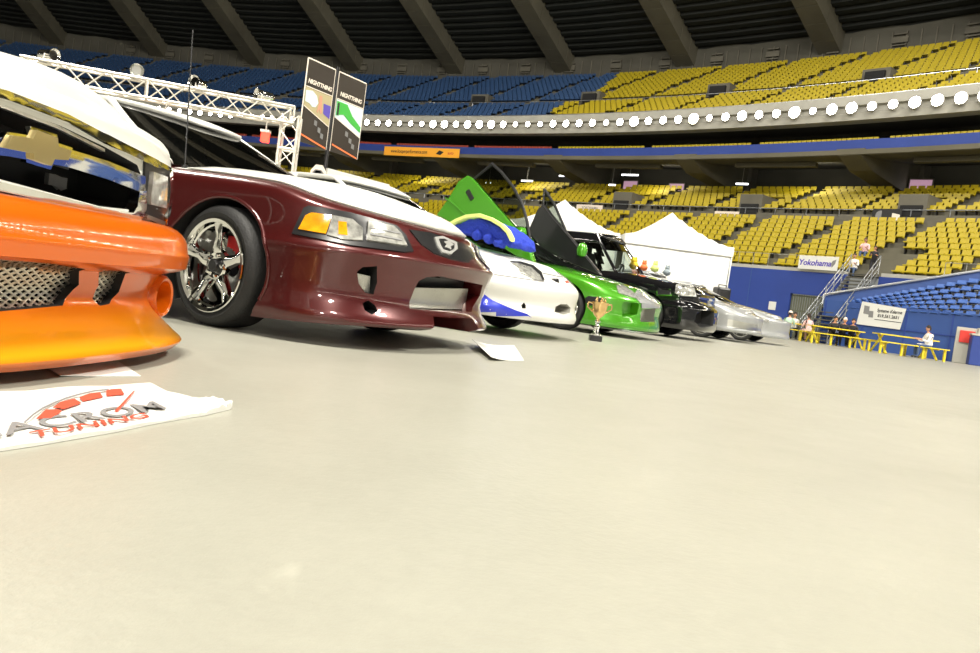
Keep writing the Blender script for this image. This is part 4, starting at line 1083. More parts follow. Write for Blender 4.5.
flat_ink([Z2(arcp+[(x+4, y+5) for x, y in arcp[::-1]])], 'ink_grey', 'dial_arc', fb, B[5])
d0 = V(atZ(0, 441, 0)); d1 = V(atZ(190, 408, 0)); bx = (d1-d0).normalized(); by = V((-bx.y, bx.x, 0))
def floor_text(s, px, size, m, nm, shear=.3, bold=.002, xs=1.0, off=0):
    o = V(atZ(*px, 0))-V(B[5])+by*off; o.z = .0128
    Mx = Matrix.Identity(4)
    for i in range(3): Mx[i][0] = bx[i]; Mx[i][1] = by[i]; Mx[i][2] = (0, 0, 1)[i]; Mx[i][3] = o[i]
    return text(s, nm, size, m, fb, Mx, shear, .0004, bold, xs, 'LEFT')
floor_text('MACROM', (-58, 447), .105, 'ink_grey', 'grey_lettering', bold=.0008, xs=1.2, shear=.5)
floor_text('TUNING', (24, 443), .052, 'ink_red', 'red_lettering', bold=.0006, xs=1.6, shear=.5)
# ---- loose papers
def paper(name, corners, label, curl=.03, parent=None):
    P = [V(atZ(x, y, 0)) for x, y in corners]; b = MB(); n = 10; vs = []
    for i in range(n+1):
        for j in range(n+1):
            s_, t = i/n, j/n; p = P[0].lerp(P[1], s_).lerp(P[3].lerp(P[2], s_), t)
            vs.append((p.x, p.y, .003+curl*max(0, 1-s_*1.6)**2*(1-.5*t)))
    K = len(vs); b.v = vs+[(x, y, z-.002) for x, y, z in vs]
    for i in range(n):
        for j in range(n):
            a = i*(n+1)+j; b.f += [(a, a+1, a+n+2, a+n+1), (K+a, K+a+n+1, K+a+n+2, K+a+1)]
    for i in range(n):
        for e in (0, n):
            a = i*(n+1)+e; b.f.append((a, a+n+1, K+a+n+1, K+a)); a = e*(n+1)+i; b.f.append((a, a+1, K+a+1, K+a))
    b.mi = [0]*len(b.f); o = b.build(name, 'banner_white', smooth=40); return tag(o, label, 'paper')
paper('paper_sheet', [(471, 346), (514, 345.5), (524, 361), (490, 361)], 'white paper sheet with one curled corner on the floor by the maroon coupe', .045)
paper('paper_sheet', [(38, 364), (118, 362), (141, 377), (60, 377)], 'flat sheet of paper on the floor under the orange truck bumper', .004)
# ---- trophy
tp = atZ(595, 341, 0); tr = empty('trophy', tp, 0, 'tall gold trophy cup on a black base standing on the floor before the green coupe', 'trophy')
b = MB(); b.box((0, 0, .03), (.13, .13, .06)); b.build('base', 'black_plastic', tr, bevel=.006)
b = MB(); b.lathe([(.05, .06), (.052, .075), (.03, .09), (.022, .13), (.034, .15), (.022, .17), (.02, .2), (.035, .215), (.018, .23)], 20); b.build('stem', 'chrome', tr, smooth=40)
b = MB(); b.lathe([(.012, .22), (.02, .25), (.055, .28), (.075, .32), (.08, .37), (.088, .42), (.082, .42), (.074, .37), (.068, .33), (.04, .29), (.001, .28)], 24); b.build('cup', 'trophy_gold', tr, smooth=40)
for sg in (-1, 1):
    b = MB(); b.path([(sg*.08, 0, .40), (sg*.125, 0, .41), (sg*.13, 0, .36), (sg*.07, 0, .31)], .008); b.build('cup_handle', 'trophy_gold', tr, smooth=40)
b = MB()
for k in range(5):
    a = 2*pi*k/5; b.lathe([(.01, .38), (.012, .44), (.004, .475), (.001, .48)], 8, Matrix.Translation((.05*cos(a), .05*sin(a), 0)))
b.build('spike_crown', 'trophy_gold', tr, smooth=40)
# ---- lighting truss
T0 = atY(292, 116, 13.2); T1 = atY(20, 67, 11.4)
tx_ = empty('lighting_truss', (T0.x, T0.y, 0), 0, 'white metal box truss goal frame carrying small stage lamps', 'truss')
def truss(b, a, e, w_, upv):
    a, e = V(a), V(e); d = (e-a).normalized(); s_ = d.cross(upv).normalized()*w_/2; u_ = s_.cross(d).normalized()*w_/2
    cs = [s_+u_, -s_+u_, -s_-u_, s_-u_]
    for q in cs: b.tube(a+q, e+q, .022, n=7)
    n = max(1, round((e-a).length/w_/2.0)); 
    for k in range(n):
        p, r = a.lerp(e, k/n), a.lerp(e, (k+1)/n); m_ = p.lerp(r, .5)
        for i in range(4):
            q0, q1 = cs[i], cs[(i+1) % 4]; b.tube(p+q0, m_+q1, .011, n=5); b.tube(m_+q1, r+q0, .011, n=5)
            if k % 4 == 0: b.tube(p+q0, p+q1, .02, n=5)
o3 = V((T0.x, T0.y, 0)); zt = (T0.z+T1.z)/2
b = MB(); truss(b, V((0, 0, T0.z)), T1-o3, .27, V((0, 0, 1))); b.build('top_chord', 'truss_metal', tx_)
b = MB(); truss(b, V((0, 0, 0)), V((0, 0, T0.z)), .27, V((1, .1, 0))); b.build('upright', 'truss_metal', tx_)
b = MB(); e = T1-o3; truss(b, V((e.x, e.y, 0)), e, .27, V((1, .1, 0))); b.build('upright', 'truss_metal', tx_)
dT = (T1-T0).normalized()
for i, (px, py, dy) in enumerate(((47, 57, 1), (134, 76, 1), (196, 88, 1), (262, 104, 1))):
    t = ((atY(px, py, 12.5)-T0).dot(dT)); 
    # nearest point on the chord for this picture column
    best = min([T0.lerp(T1, k/200) for k in range(201)], key=lambda p: abs(proj(p)[0]-px)); p = best+V((0, 0, .24))
    l = empty('stage_lamp', p, 0, ['silver stage lamp at the far left end of the truss', 'second stage lamp from the left on top of the truss', 'third stage lamp from the left on top of the truss', 'stage lamp on the truss nearest its right corner'][i], 'lamp', 'stage lamps on the truss')
    Mx = Matrix.Rotation(rad(90), 4, 'Y') @ Matrix.Rotation(rad(20+40*i), 4, 'X')
    b = MB(); b.lathe([(.04, -.16), (.075, -.13), (.08, .1), (.1, .13), (.095, .135), (.07, .1)], 16, Mx); b.build('housing', 'chrome' if i != 1 else 'satin_chrome', l, smooth=40)
    b = MB(); b.path([(0, -.09, 0), (0, -.11, -.08), (0, 0, -.1), (0, .11, -.08), (0, .09, 0)], .01); b.build('yoke', 'truss_metal', l)
for px, lab in ((168, 'glowing red lamp box hanging under the middle of the truss'), (268, 'glowing red lamp box hanging under the truss near its right corner')):
    best = min([T0.lerp(T1, k/200) for k in range(201)], key=lambda p: abs(proj(p)[0]-px)); p = best+V((0, 0, -.36 if px == 168 else -.42))
    l = empty('red_lamp', p, 0, lab, 'lamp'); b = MB(); b.box((0, 0, 0), (.2 if px == 168 else .12, .12, .16)); b.build('lamp_box', 'red_glow', l, bevel=.01)
    b = MB(); b.tube((0, 0, .08), (0, 0, .26), .012); b.box((0, 0, .1), (.22 if px == 168 else .14, .13, .04)); b.build('bracket', 'truss_metal', l)
# ---- poster pole
pp = atY(324, 178, 14.4); hd = V((.515, .857, 0)).normalized()
pole = empty('poster_stand', (pp.x, pp.y, 0), 0, 'tall pole carrying two black hanging posters with car pictures', 'poster stand')
b = MB(); b.tube((0, 0, 0), (0, 0, 4.0), .035, n=10); b.lathe([(.3, 0), (.3, .02), (.04, .05)], 20); b.build('pole', 'black_plastic', pole, smooth=40)
nrm = V((hd.y, -hd.x, 0))   # facing the camera side
def FM(a, z, out=.02): return frame(hd*a+V((0, 0, z))+nrm*out, hd, (0, 0, 1))
for k, (a0, a1, side) in enumerate(((-.73, -.05, 0), (.05, .80, 1))):
    z0, z1 = 2.5, 3.93
    b = MB(); b.prism([hd*a0+V((0, 0, z0)), hd*a1+V((0, 0, z0)), hd*a1+V((0, 0, z1)), hd*a0+V((0, 0, z1))], nrm*-.01, nrm*.01)
    po = b.build('poster', 'poster_black', pole)
    b = MB(); 
    for e_ in (a0, a1): b.tube(hd*e_+V((0, 0, z0)), hd*e_+V((0, 0, z1)), .012, n=6)
    b.tube(hd*a0+V((0, 0, z1)), hd*a1+V((0, 0, z1)), .016, n=6)
    b.build('poster_rail', 'ink_pale', po)
    def quad(pts, m, nm, o_=.013):
        b = MB(); b.prism([hd*(a0+(a1-a0)*x)+V((0, 0, z0+(z1-z0)*y)) for x, y in pts], nrm*o_, nrm*(o_+.004)); b.build(nm, m, po)
    quad([(.02, .66), (.98, .66), (.98, .29), (.02, .44)], 'poster_sand' if side == 0 else 'poster_sky', 'photo_panel')
    quad([(.02, .665), (.98, .665), (.98, .675), (.02, .675)], 'ink_pale', 'photo_border'); quad([(.02, .43), (.98, .28), (.98, .29), (.02, .44)], 'ink_pale', 'photo_border')
    if side == 0:
        quad([(.03, .62), (.25, .64), (.42, .60), (.5, .52), (.42, .46), (.3, .45), (.2, .48), (.04, .49)], 'poster_sky', 'pictured_car', .018)
        quad([(.52, .62), (.62, .62), (.64, .52), (.68, .42), (.62, .40), (.56, .46), (.52, .40), (.48, .42), (.53, .52)], 'skin', 'pictured_figure', .018)
        quad([(.7, .54), (.97, .54), (.97, .38), (.72, .42)], 'ink_purple', 'pictured_car', .018)
    else:
        quad([(.03, .64), (.4, .64), (.62, .52), (.96, .42), (.96, .35), (.6, .42), (.3, .50), (.04, .46)], 'poster_green', 'pictured_car', .018)
        quad([(.06, .62), (.12, .62), (.12, .46), (.06, .47)], 'ink_black', 'pictured_door', .022)
    text('NIGHTTHING', 'poster_lettering', .105, 'ink_pale', po, FM((a0+a1)/2, z0+(z1-z0)*.74, .014), .2, .002, .003, .9)
    quad([(.04, .08), (.96, .0), (.96, .02), (.04, .1)], 'ink_orange', 'orange_line')
    for x_, z_ in ((.45, .25), (.6, .18), (.72, .12)): quad([(x_, z_), (x_+.1, z_-.01), (x_+.1, z_+.05), (x_, z_+.06)], 'ink_grey', 'small_badge')
# DYNO sign behind white coupe
sg_ = empty('dyno_sign', (atY(325, 185, 13.6).x, 13.6, 0), 0, 'white sign with purple DYNO lettering half hidden behind the white coupe', 'sign')
ref = V(sg_.location); h2 = V((.6, .8, 0)).normalized(); n2 = V((h2.y, -h2.x, 0))
zt_ = atY(327, 168, 13.6).z
b = MB(); b.prism([V((0, 0, zt_-.75)), h2*1.5+V((0, 0, zt_-.75)), h2*1.5+V((0, 0, zt_)), V((0, 0, zt_))], n2*-.02, n2*.02); bo = b.build('panel', 'banner_white', sg_)
text('DYNO', 'sign_lettering', .34, 'ink_purple', bo, frame(h2*.62+V((0, 0, zt_-.27))+n2*.022, h2, (0, 0, 1)), 0, .002, .006, 1.2)
b = MB(); b.tube((0, 0, 0), (0, 0, zt_-.7), .03); b.tube(h2*1.5, h2*1.5+V((0, 0, zt_-.7)), .03); b.build('post', 'rail_metal', sg_)
oc = atY(318, 176, 13.4); b = MB(); b.prism([V((.15*cos(pi/8+k*pi/4)*.95, 0, .2*sin(pi/8+k*pi/4))) for k in range(8)], (0, -.02, 0), (0, .02, 0)); o = empty('octagonal_badge', (oc.x, oc.y, 0), 0, 'white octagonal badge with a grey emblem on a post left of the purple lettered sign', 'sign')
b.v = [(x, y, z+oc.z) for x, y, z in b.v]; bo = b.build('badge', 'cap_pale', o); b = MB(); b.tube((0, 0, 0), (0, 0, oc.z-.2), .02); b.build('post', 'rail_metal', o)
b = MB(); b.lathe([(.1, 0), (.1, .01), (.07, .01), (.07, 0)], 6, Matrix.Translation((0, -.03, oc.z+.05)) @ Matrix.Rotation(rad(90), 4, 'X') @ Matrix.Diagonal((1, .6, 1, 1))); b.box((0, -.03, oc.z-.1), (.15, .01, .04)); b.build('grey_emblem', 'ink_grey', bo)
# ---- tents
def tent(cx, cy, half, label, eave=2.6, peak=3.6, rz=0, walls=()):
    t = empty('canopy_tent', (cx, cy, 0), rz, label, 'tent'); b = MB(); n = 12; vs = []
    for i in range(n+1):
        for j in range(n+1):
            x, y = -1+2*i/n, -1+2*j/n; m_ = max(abs(x), abs(y)); z = eave+(peak-eave)*(1-m_)**1.35*(1-.1*min(abs(x), abs(y)))
            vs.append((x*half, y*half, z))
    K = len(vs); b.v = vs+[(x, y, z-.02) for x, y, z in vs]
    for i in range(n):
        for j in range(n): a = i*(n+1)+j; b.f += [(a, a+1, a+n+2, a+n+1), (K+a, K+a+n+1, K+a+n+2, K+a+1)]
    for i in range(n):
        for e_ in (0, n):
            a = i*(n+1)+e_; b.f.append((a, a+n+1, K+a+n+1, K+a)); a = e_*(n+1)+i; b.f.append((a, a+1, K+a+1, K+a))
    b.mi = [0]*len(b.f); b.build('canopy', 'tent_white', t, smooth=30)
    b = MB()
    for (x, y, dx, dy) in ((0, -half, 2*half, .02), (0, half, 2*half, .02), (-half, 0, .02, 2*half), (half, 0, .02, 2*half)): b.box((x, y, eave-.13), (dx, dy, .28))
    b.build('valance', 'tent_white', t)
    for sx in (-1, 1):
        for sy in (-1, 1): b = MB(); b.box((sx*(half-.05), sy*(half-.05), eave/2), (.04, .04, eave)); b.build('leg', 'rail_metal', t)
    for wn in walls:
        b = MB(); n = 24; N_ = []
        for i in range(n+1):
            q = -half+2*half*i/n; off = .03*sin(i*1.1)+.02*sin(i*2.7)
            for z in (0.02, .8, 1.6, eave-.25): N_.append({'f': V((q, -half+.03+off*(1-z/eave), z)), 'r': V((half-.03+off*(1-z/eave), q, z)), 'b': V((q, half-.05+off, z))}[wn])
        b.v = [tuple(p) for p in N_]
        for i in range(n):
            for j in range(3): a = i*4+j; b.f.append((a, a+1, a+5, a+4))
        b.mi = [0]*len(b.f); o = b.build('side_wall', 'tent_white', t, smooth=60); sd = o.modifiers.new('t', 'SOLIDIFY'); sd.thickness = .008
    return t
tent(1.85, 25.6, 1.66, 'left white pop up canopy tent behind the green coupe', walls='fb')
tent(5.25, 25.2, 1.62, 'right white pop up canopy tent with fabric side wall behind the black vehicle', walls='frb')
# dark case by the tent
p = atY(722, 290, 23.2); o = empty('equipment_case', (p.x, p.y, 0), .2, 'black upright case standing beside the right corner of the white tent', 'case')
b = MB(); b.box((0, 0, .7), (.42, .4, 1.36)); b.build('case_body', 'black_plastic', o, bevel=.06)
b = MB(); b.path([(-.12, 0, 1.36), (-.12, 0, 1.45), (.12, 0, 1.45), (.12, 0, 1.36)], .015); b.build('case_handle', 'black_plastic', o)
# ---- toys on the black bonnet
for px, py, r_, m_, lab in ((634, 262, .10, 'plush_yellow', 'yellow plush toy on the black bonnet nearest the windscreen'), (644, 264, .085, 'ink_orange', 'orange plush toy on the black bonnet beside the yellow one'), (655, 265, .09, 'lime_trim', 'green and yellow plush toy at the middle of the black bonnet'), (667, 269, .085, 'plush_grey', 'grey plush toy nearest the front of the black bonnet')):
    c = BK; q = c.at_y(px, py+3, .25); w_ = c.Mx @ q; zz = .955+.03
    h = None
    t = empty('plush_toy', (w_.x, w_.y, q.z), rad(-60), lab, 'toy')
    b = MB(); b.lathe([(.001, -r_*.9), (r_*.7, -r_*.6), (r_*.85, 0), (r_*.6, r_*.5), (.001, r_*.7)], 12); b.build('body', m_, t, smooth=60)
    b = MB(); b.lathe([(.001, r_*.35), (r_*.5, r_*.6), (r_*.55, r_*.95), (r_*.35, r_*1.3), (.001, r_*1.4)], 12); hd_ = b.build('head', m_, t, smooth=60)
    for s_ in (-1, 1):
        b = MB(); b.lathe([(.001, 0), (r_*.22, r_*.1), (r_*.18, r_*.3), (.001, r_*.4)], 8, Matrix.Translation((s_*r_*.4, 0, r_*1.15))); b.build('ear', m_, hd_, smooth=60)
        b = MB(); b.tube((s_*r_*.5, 0, r_*.1), (s_*r_*1.1, -.02, -r_*.2), r_*.25, r_*.18); b.build('arm', m_, t, smooth=60)
# ---- stadium banners
def wall_banner(px0, px1, Y0, Y1, z0, z1, name, label, bg='banner_white', th=.02):
    a, e = atY(*px0, Y0), atY(*px1, Y1); a.z = 0; e.z = 0; d = (e-a); L_ = d.length; d.normalize(); n_ = V((d.y, -d.x, 0))
    o = empty(name, (a.x, a.y, 0), 0, label, 'banner'); b = MB(); b.prism([V((0, 0, z0)), d*L_+V((0, 0, z0)), d*L_+V((0, 0, z1)), V((0, 0, z1))], n_*-.01, n_*th); p = b.build('banner_sheet', bg, o)
    return o, p, d, n_, L_
def arc_pt(px, py, R):
    r = ray(px, py); a = r.x**2+r.y**2; bb_ = -2*(r.x*CX+r.y*CY); cc = CX*CX+CY*CY-R*R; t = (-bb_+math.sqrt(bb_*bb_-4*a*cc))/2/a; p = r*t; p.z += CH; return p
def arc_banner(pa, pb, R, h, name, label, bg, down=0):
    A_, E_ = arc_pt(*pa, R), arc_pt(*pb, R); z0 = (A_.z+E_.z)/2-down; d = V((E_.x-A_.x, E_.y-A_.y, 0)); L_ = d.length; d.normalize(); n_ = V((d.y, -d.x, 0))
    o = empty(name, (A_.x, A_.y, z0), 0, label, 'banner'); b = MB(); b.prism([V((0, 0, 0)), d*L_, d*L_+V((0, 0, h)), V((0, 0, h))], n_*-.01, n_*.02); p = b.build('banner_sheet', bg, o); return o, p, d, n_, L_
o, p, d, n_, L_ = arc_banner((798, 268), (837, 271.5), 105.7, .72, 'ledge_banner', 'white banner with dark blue lettering hung on the ledge above the blue wall', 'banner_white')
text('Yokohama', 'blue_lettering', .42, 'ink_purple', p, frame(d*(L_*.42)+V((0, 0, .34))+n_*.022, d, (0, 0, 1)), .15, .003, .012, 1.0)
b = MB(); b.prism([d*(L_*.86)+V((0, 0, .15)), d*(L_*.93)+V((0, 0, .35)), d*(L_*.95)+V((0, 0, .58)), d*(L_*.86)+V((0, 0, .5)), d*(L_*.83)+V((0, 0, .35))], n_*.021, n_*.024); b.build('swirl_logo', 'ink_grey', p)
o, p, d, n_, L_ = arc_banner((384, 153), (459, 157), 116.2, .85, 'fascia_banner', 'long orange web address banner on the blue mezzanine fascia', 'sign_orange', .15)
text('www.kooperperformance.com', 'dark_lettering', .48, 'ink_black', p, frame(d*(L_*.34)+V((0, 0, .42))+n_*.022, d, (0, 0, 1)), 0, .003, .006, .72)
b = MB(); b.prism([d*(L_*.70)+V((0, 0, .3)), d*(L_*.76)+V((0, 0, .2)), d*(L_*.8)+V((0, 0, .5)), d*(L_*.74)+V((0, 0, .65))], n_*.021, n_*.024); b.build('oval_logo', 'ink_black', p)
text('auto', 'red_lettering', .4, 'ink_red', p, frame(d*(L_*.89)+V((0, 0, .42))+n_*.022, d, (0, 0, 1)), 0, .003, .006, .9)
for (pa, pb, h, lab, tx) in (((576, 211), (602, 212), .55, 'small pale banner on the cross aisle rail above the left tent', 'YOKOHAMA'), ((714, 218), (738, 220), .55, 'small pale banner on the cross aisle rail above the right tent', 'YOKOHAMA')):
    o, p, d, n_, L_ = arc_banner(pa, pb, 115.7, h, 'aisle_banner', lab, 'cap_pale'); text(tx, 'grey_lettering', .32, 'ink_grey', p, frame(d*(L_*.52)+V((0, 0, h/2))+n_*.022, d, (0, 0, 1)), 0, .003, .006, .85)
o, p, d, n_, L_ = arc_banner((871, 224), (900, 224.5), 115.7, .95, 'aisle_banner', 'dark picture banner with a silver wheel on the cross aisle rail at right', 'ink_black')
b = MB(); b.lathe([(.36, 0), (.36, .01), (.001, .01)], 20, Matrix.Translation(d*.55+V((0, 0, .48))+n_*.021) @ Matrix.Rotation(rad(90), 4, 'X')); b.build('wheel_picture', 'ink_grey', p)
b = MB(); b.prism([d*1.2+V((0, 0, .2)), d*(L_*.95)+V((0, 0, .15)), d*(L_*.95)+V((0, 0, .6)), d*1.2+V((0, 0, .7))], n_*.021, n_*.024); b.cur = 0; b.build('car_picture', 'ink_pale', p)
# banner on padded wall
a_ = A0+AD*1.75+V((0, 0, 0)); nn = V((AD.y, -AD.x, 0)); o = empty('wall_banner', a_, 0, 'white banner with dark company lettering on the padded wall of the blue stand', 'banner')
t0, t1 = 0, 3.55; b = MB(); b.prism([AD*.0+V((0, 0, 1.12)), AD*1.98+V((0, 0, 1.1)), AD*2.12+V((0, 0, 2.06)), AD*.12+V((0, 0, 2.2))], nn*.12, nn*.14); p = b.build('banner_sheet', 'banner_white', o)
text('Systeme d\'alarme', 'dark_lettering', .21, 'ink_black', p, frame(AD*1.42+V((0, 0, 1.86))+nn*.145, AD, (0, 0, 1)), .1, .003, .004, .75)
text('819.561.2651', 'dark_lettering', .20, 'ink_black', p, frame(AD*1.4+V((0, 0, 1.62))+nn*.145, AD, (0, 0, 1)), .1, .003, .004, .9)
b = MB(); b.prism([AD*.8+V((0, 0, 1.42)), AD*2.0+V((0, 0, 1.40)), AD*2.0+V((0, 0, 1.43)), AD*.8+V((0, 0, 1.45))], nn*.141, nn*.145); b.build('rule_line', 'ink_black', p)
b = MB(); b.prism([AD*.25+V((0, 0, 1.65)), AD*.5+V((0, 0, 1.62)), AD*.5+V((0, 0, 2.0)), AD*.25+V((0, 0, 2.03))], nn*.141, nn*.145); b.prism([AD*.5+V((0, 0, 1.5)), AD*.72+V((0, 0, 1.5)), AD*.7+V((0, 0, 1.8)), AD*.5+V((0, 0, 1.8))], nn*.141, nn*.144); b.build('square_logo', 'ink_grey', p)
# ---- fixtures under the mezzanine
for px, py, w_ in ((489, 183, 1.6), (527, 181, 1.6), (630, 175, 2.0), (563, 176, 1.0), (467, 173, 1.2), (742, 184, 1.2), (612, 185, .8)):
    p = arc_pt(px, py, 121.5); o = empty('tube_light', p, -rad(37), 'short white tube light hanging under the mezzanine ceiling', 'lamp', 'tube lights under the mezzanine')
    b = MB(); b.box((0, 0, 0), (w_*.8, .1, .1)); b.build('tube', 'tube_glow', o); b = MB(); b.box((0, 0, .09), (w_*.85, .16, .06)); b.tube((0, 0, .1), (0, 0, max(.14, 12.6-p.z)), .02); b.build('fitting', 'ledge', o)
for px, py, lab in ((630, 189, 'lit screen under the mezzanine at the centre'), (676, 192, 'small lit screen under the mezzanine right of the centre'), (437, 187, 'dim lit screen under the mezzanine above the white coupe'), (920, 190, 'lit screen under the mezzanine at far right')):
    p = arc_pt(px, py, 124); o = empty('hanging_screen', p, -rad(40), lab, 'screen'); b = MB(); b.box((0, 0, .35), (1.6, .1, .9)); b.build('screen_case', 'concrete', o); b = MB(); b.box((0, -.06, .35), (1.4, .02, .7)); b.build('screen_face', 'screen_glow', o); b = MB(); b.box((0, -.08, -.08), (1.4, .04, .12)); b.build('light_strip', 'tube_glow', o)
# ================================================================== tables, people, boxes
def table(x, y, rz, label):
    t = empty('picnic_table', (x, y, 0), rz, label, 'table', 'yellow picnic tables by the blue wall')
    L_ = 2.6
    b = MB()
    for k in range(4): b.box((0, -.3+k*.2, .75), (L_*.86, .18, .045))
    b.build('tabletop', 'table_yellow', t)
    for s_ in (-1, 1):
        b = MB(); b.box((0, s_*.75-.08, .46), (L_, .13, .04)); b.box((0, s_*.75+.07, .46), (L_, .13, .04)); be = b.build('bench', 'table_yellow', t)
        for xx in (-1.2, -.4, .4, 1.2): b = MB(); b.box((xx, s_*.75, .22), (.08, .08, .44)); b.build('leg', 'table_yellow', be)
    for xx in (-.95, .95):
        for s_ in (-1, 1):
            b = MB(); b.tube((xx-.35*s_*0, s_*.72, .02), (xx, -s_*.2, .73), .045, n=6); b.build('trestle_leg', 'table_yellow', t)
        b = MB(); b.box((xx, 0, .43), (.05, 1.5, .06)); b.build('cross_bar', 'table_yellow', t)
    return t
TB = []
hz = atan2(-.35, 1)
for (px, Y, lab) in ((905, 31.0, 'right yellow picnic table, with the man in a white shirt sitting at it'), (834, 34.5, 'middle yellow picnic table with people in dark clothes behind it'), (785, 37.2, 'left yellow picnic table beyond the farthest silver coupe')):
    p = atY(px, 340, Y); TB.append(table(p.x, p.y, -.06, lab)); TB[-1]['px'] = px
for t in TB: del t['px']
def person(name, x, y, rz, label, shirt, legs, hair, pose='sit', cap=None, z0=0, sc=1.0, lean=.1):
    r = empty(name, (x, y, z0), rz, label, 'person'); r.scale = (sc, sc, sc)
    hip = .50 if pose == 'sit' else .92
    H_ = V((0, 0, hip)); ch = V((lean, 0, hip+.30)); nk = V((lean*1.5, 0, hip+.50)); hd_ = V((lean*1.5+.03, 0, hip+.57)); 
    pts = {}
    sk = [(H_, .15), (V((lean*.6, 0, hip+.16)), .14), (ch, .165), (V((lean*1.4, 0, hip+.43)), .12), (nk, .055), (hd_, .055)]
    ed = [(0, 1), (1, 2), (2, 3), (3, 4), (4, 5)]
    def chain(root, L_):
        prev = root
        for p, q in L_: sk.append((V(p), q)); ed.append((prev, len(sk)-1)); prev = len(sk)-1
    for s_ in (-1, 1):
        chain(3, [((lean*1.3, s_*.19, hip+.41), .065), ((lean+.12, s_*.24, hip+.17), .045), ((lean+.36, s_*.15, hip+.24), .035), ((lean+.44, s_*.13, hip+.26), .035)])
        if pose == 'sit': chain(0, [((.02, s_*.1, hip-.01), .095), ((.42, s_*.12, hip+.02), .07), ((.44, s_*.12, .28), .055), ((.42, s_*.12, .09), .04), ((.55, s_*.12, .05), .04)])
        else: chain(0, [((.0, s_*.1, hip-.05), .1), ((.03, s_*.11, .48), .068), ((0, s_*.11, .1), .045), ((.12, s_*.11, .05), .042)])
    me = bpy.data.meshes.new('body'); me.from_pydata([tuple(p) for p, _ in sk], ed, []); o = bpy.data.objects.new('body', me); COL.objects.link(o)
    md = o.modifiers.new('s', 'SKIN'); 
    if not me.skin_vertices: 
        bm = bmesh.new(); bm.from_mesh(me); bm.verts.layers.skin.verify(); bm.to_mesh(me); bm.free()
    for i, (_, q) in enumerate(sk): me.skin_vertices[0].data[i].radius = (q, q); me.skin_vertices[0].data[i].use_root = (i == 0)
    sb = o.modifiers.new('ss', 'SUBSURF'); sb.levels = 2; sb.render_levels = 2
    dg = bpy.context.evaluated_depsgraph_get(); m2 = bpy.data.meshes.new_from_object(o.evaluated_get(dg)); bpy.data.objects.remove(o)
    m2.materials.clear()
    for q in (shirt, legs, 'skin', 'ink_black'): m2.materials.append(MATS[q])
    for p in m2.polygons:
        c = p.center; arm = abs(c.y) > .11 and c.x > lean+.3 and c.z > hip+.1
        p.material_index = 2 if (c.z > hip+.49 or arm) else (3 if c.z < .09 else (1 if c.z < hip+.05 else 0))
    sm(m2, 180); m2.name = 'body'; o = bpy.data.objects.new('body', m2); COL.objects.link(o); o.parent = r
    hc = V((lean*1.5+.04, 0, hip+.68))
    b = MB(); prof = []
    for k in range(13):
        a = -pi/2+pi*k/12; prof.append((.082*cos(a)*(1 if a > 0 else .9), .115*sin(a)))
    b.lathe(prof, 20, Matrix.Translation(hc)); b.add([hc+V(q) for q in ((.07, -.015, .0), (.07, .015, 0), (.105, 0, -.02), (.075, 0, .03))], [(0, 1, 2), (0, 2, 3), (1, 3, 2)])
    for s_ in (-1, 1): b.lathe([(.001, -.02), (.016, 0), (.001, .02)], 8, Matrix.Translation(hc+V((0, s_*.082, 0))))
    hb = b.build('head', 'skin', r, smooth=80)
    b = MB()
    for s_ in (-1, 1): b.lathe([(.001, -.008), (.009, 0), (.001, .008)], 8, Matrix.Translation(hc+V((.072, s_*.03, .012))))
    b.box(hc+V((.073, 0, -.05)), (.012, .045, .008)); b.build('eyes_and_mouth', 'hair_dark', hb)
    b = MB(); prof = [(.09*cos(a), .122*sin(a)) for a in [pi*k/16 for k in range(0, 9)]]
    b.lathe(prof, 20, Matrix.Translation(hc+V((-.012, 0, .015)))); b.box(hc+V((-.06, 0, -.02)), (.06, .13, .1)); b.build('hair', hair, r, smooth=60)
    if cap:
        b = MB(); b.lathe([(.096*cos(a), .1*sin(a)) for a in [pi*k/16 for k in range(0, 9)]], 20, Matrix.Translation(hc+V((-.005, 0, .045)))); b.box(hc+V((.11, 0, .05)), (.1, .12, .012)); b.build('cap', cap, r, smooth=50)
    for s_ in (-1, 1):
        b = MB(); hp = V((lean+.46, s_*.13, hip+.265)); b.box(hp, (.08, .07, .03), taper=.9)
        for k in range(4): b.tube(hp+V((.03, -.027+k*.018, 0)), hp+V((.075+(.01 if k in (1, 2) else 0), -.027+k*.018, -.008)), .008, n=6); b.tube(hp+V((.075, -.027+k*.018, -.008)), hp+V((.095+(.008 if k in (1, 2) else 0), -.027+k*.018, -.025)), .007, n=6)
        b.tube(hp+V((-.01, -s_*.035, 0)), hp+V((.04, -s_*.06, -.01)), .009, n=6); b.build('hand', 'skin', o, smooth=50)
    return r
t0_, t1_, t2_ = [V(t.location) for t in TB]
person('person', t0_.x+.55, t0_.y-.76, rad(176), 'man in a white shirt and jeans sitting alone at the right yellow table', 'cloth_white', 'jeans', 'hair_dark', lean=.06)
for i, (dx, dy, rz, sh, lab) in enumerate(((.15, .76, -90, 'cloth_dark', 'person in black leaning over the middle yellow table, at its left'), (.62, .76, -100, 'cloth_dark', 'person in dark clothes at the centre of the middle yellow table'), (1.05, .76, -110, 'cloth_dark', 'person in dark clothes at the right end of the middle yellow table'))):
    person('person', t1_.x+dx, t1_.y+dy, rad(rz), lab, sh, 'cloth_dark', ('hair_dark', 'cap_pale', 'hair_dark')[i], lean=.16)
person('person', t2_.x-.25, t2_.y-.76, rad(60), 'person in a pale green shirt and pale cap at the left yellow table', 'cloth_green', 'jeans', 'hair_dark', cap='cap_pale')
person('person', t2_.x+.75, t2_.y-.76, rad(100), 'person in a pink top sitting at the left yellow table', 'cloth_pink', 'cloth_pink', 'hair_dark')
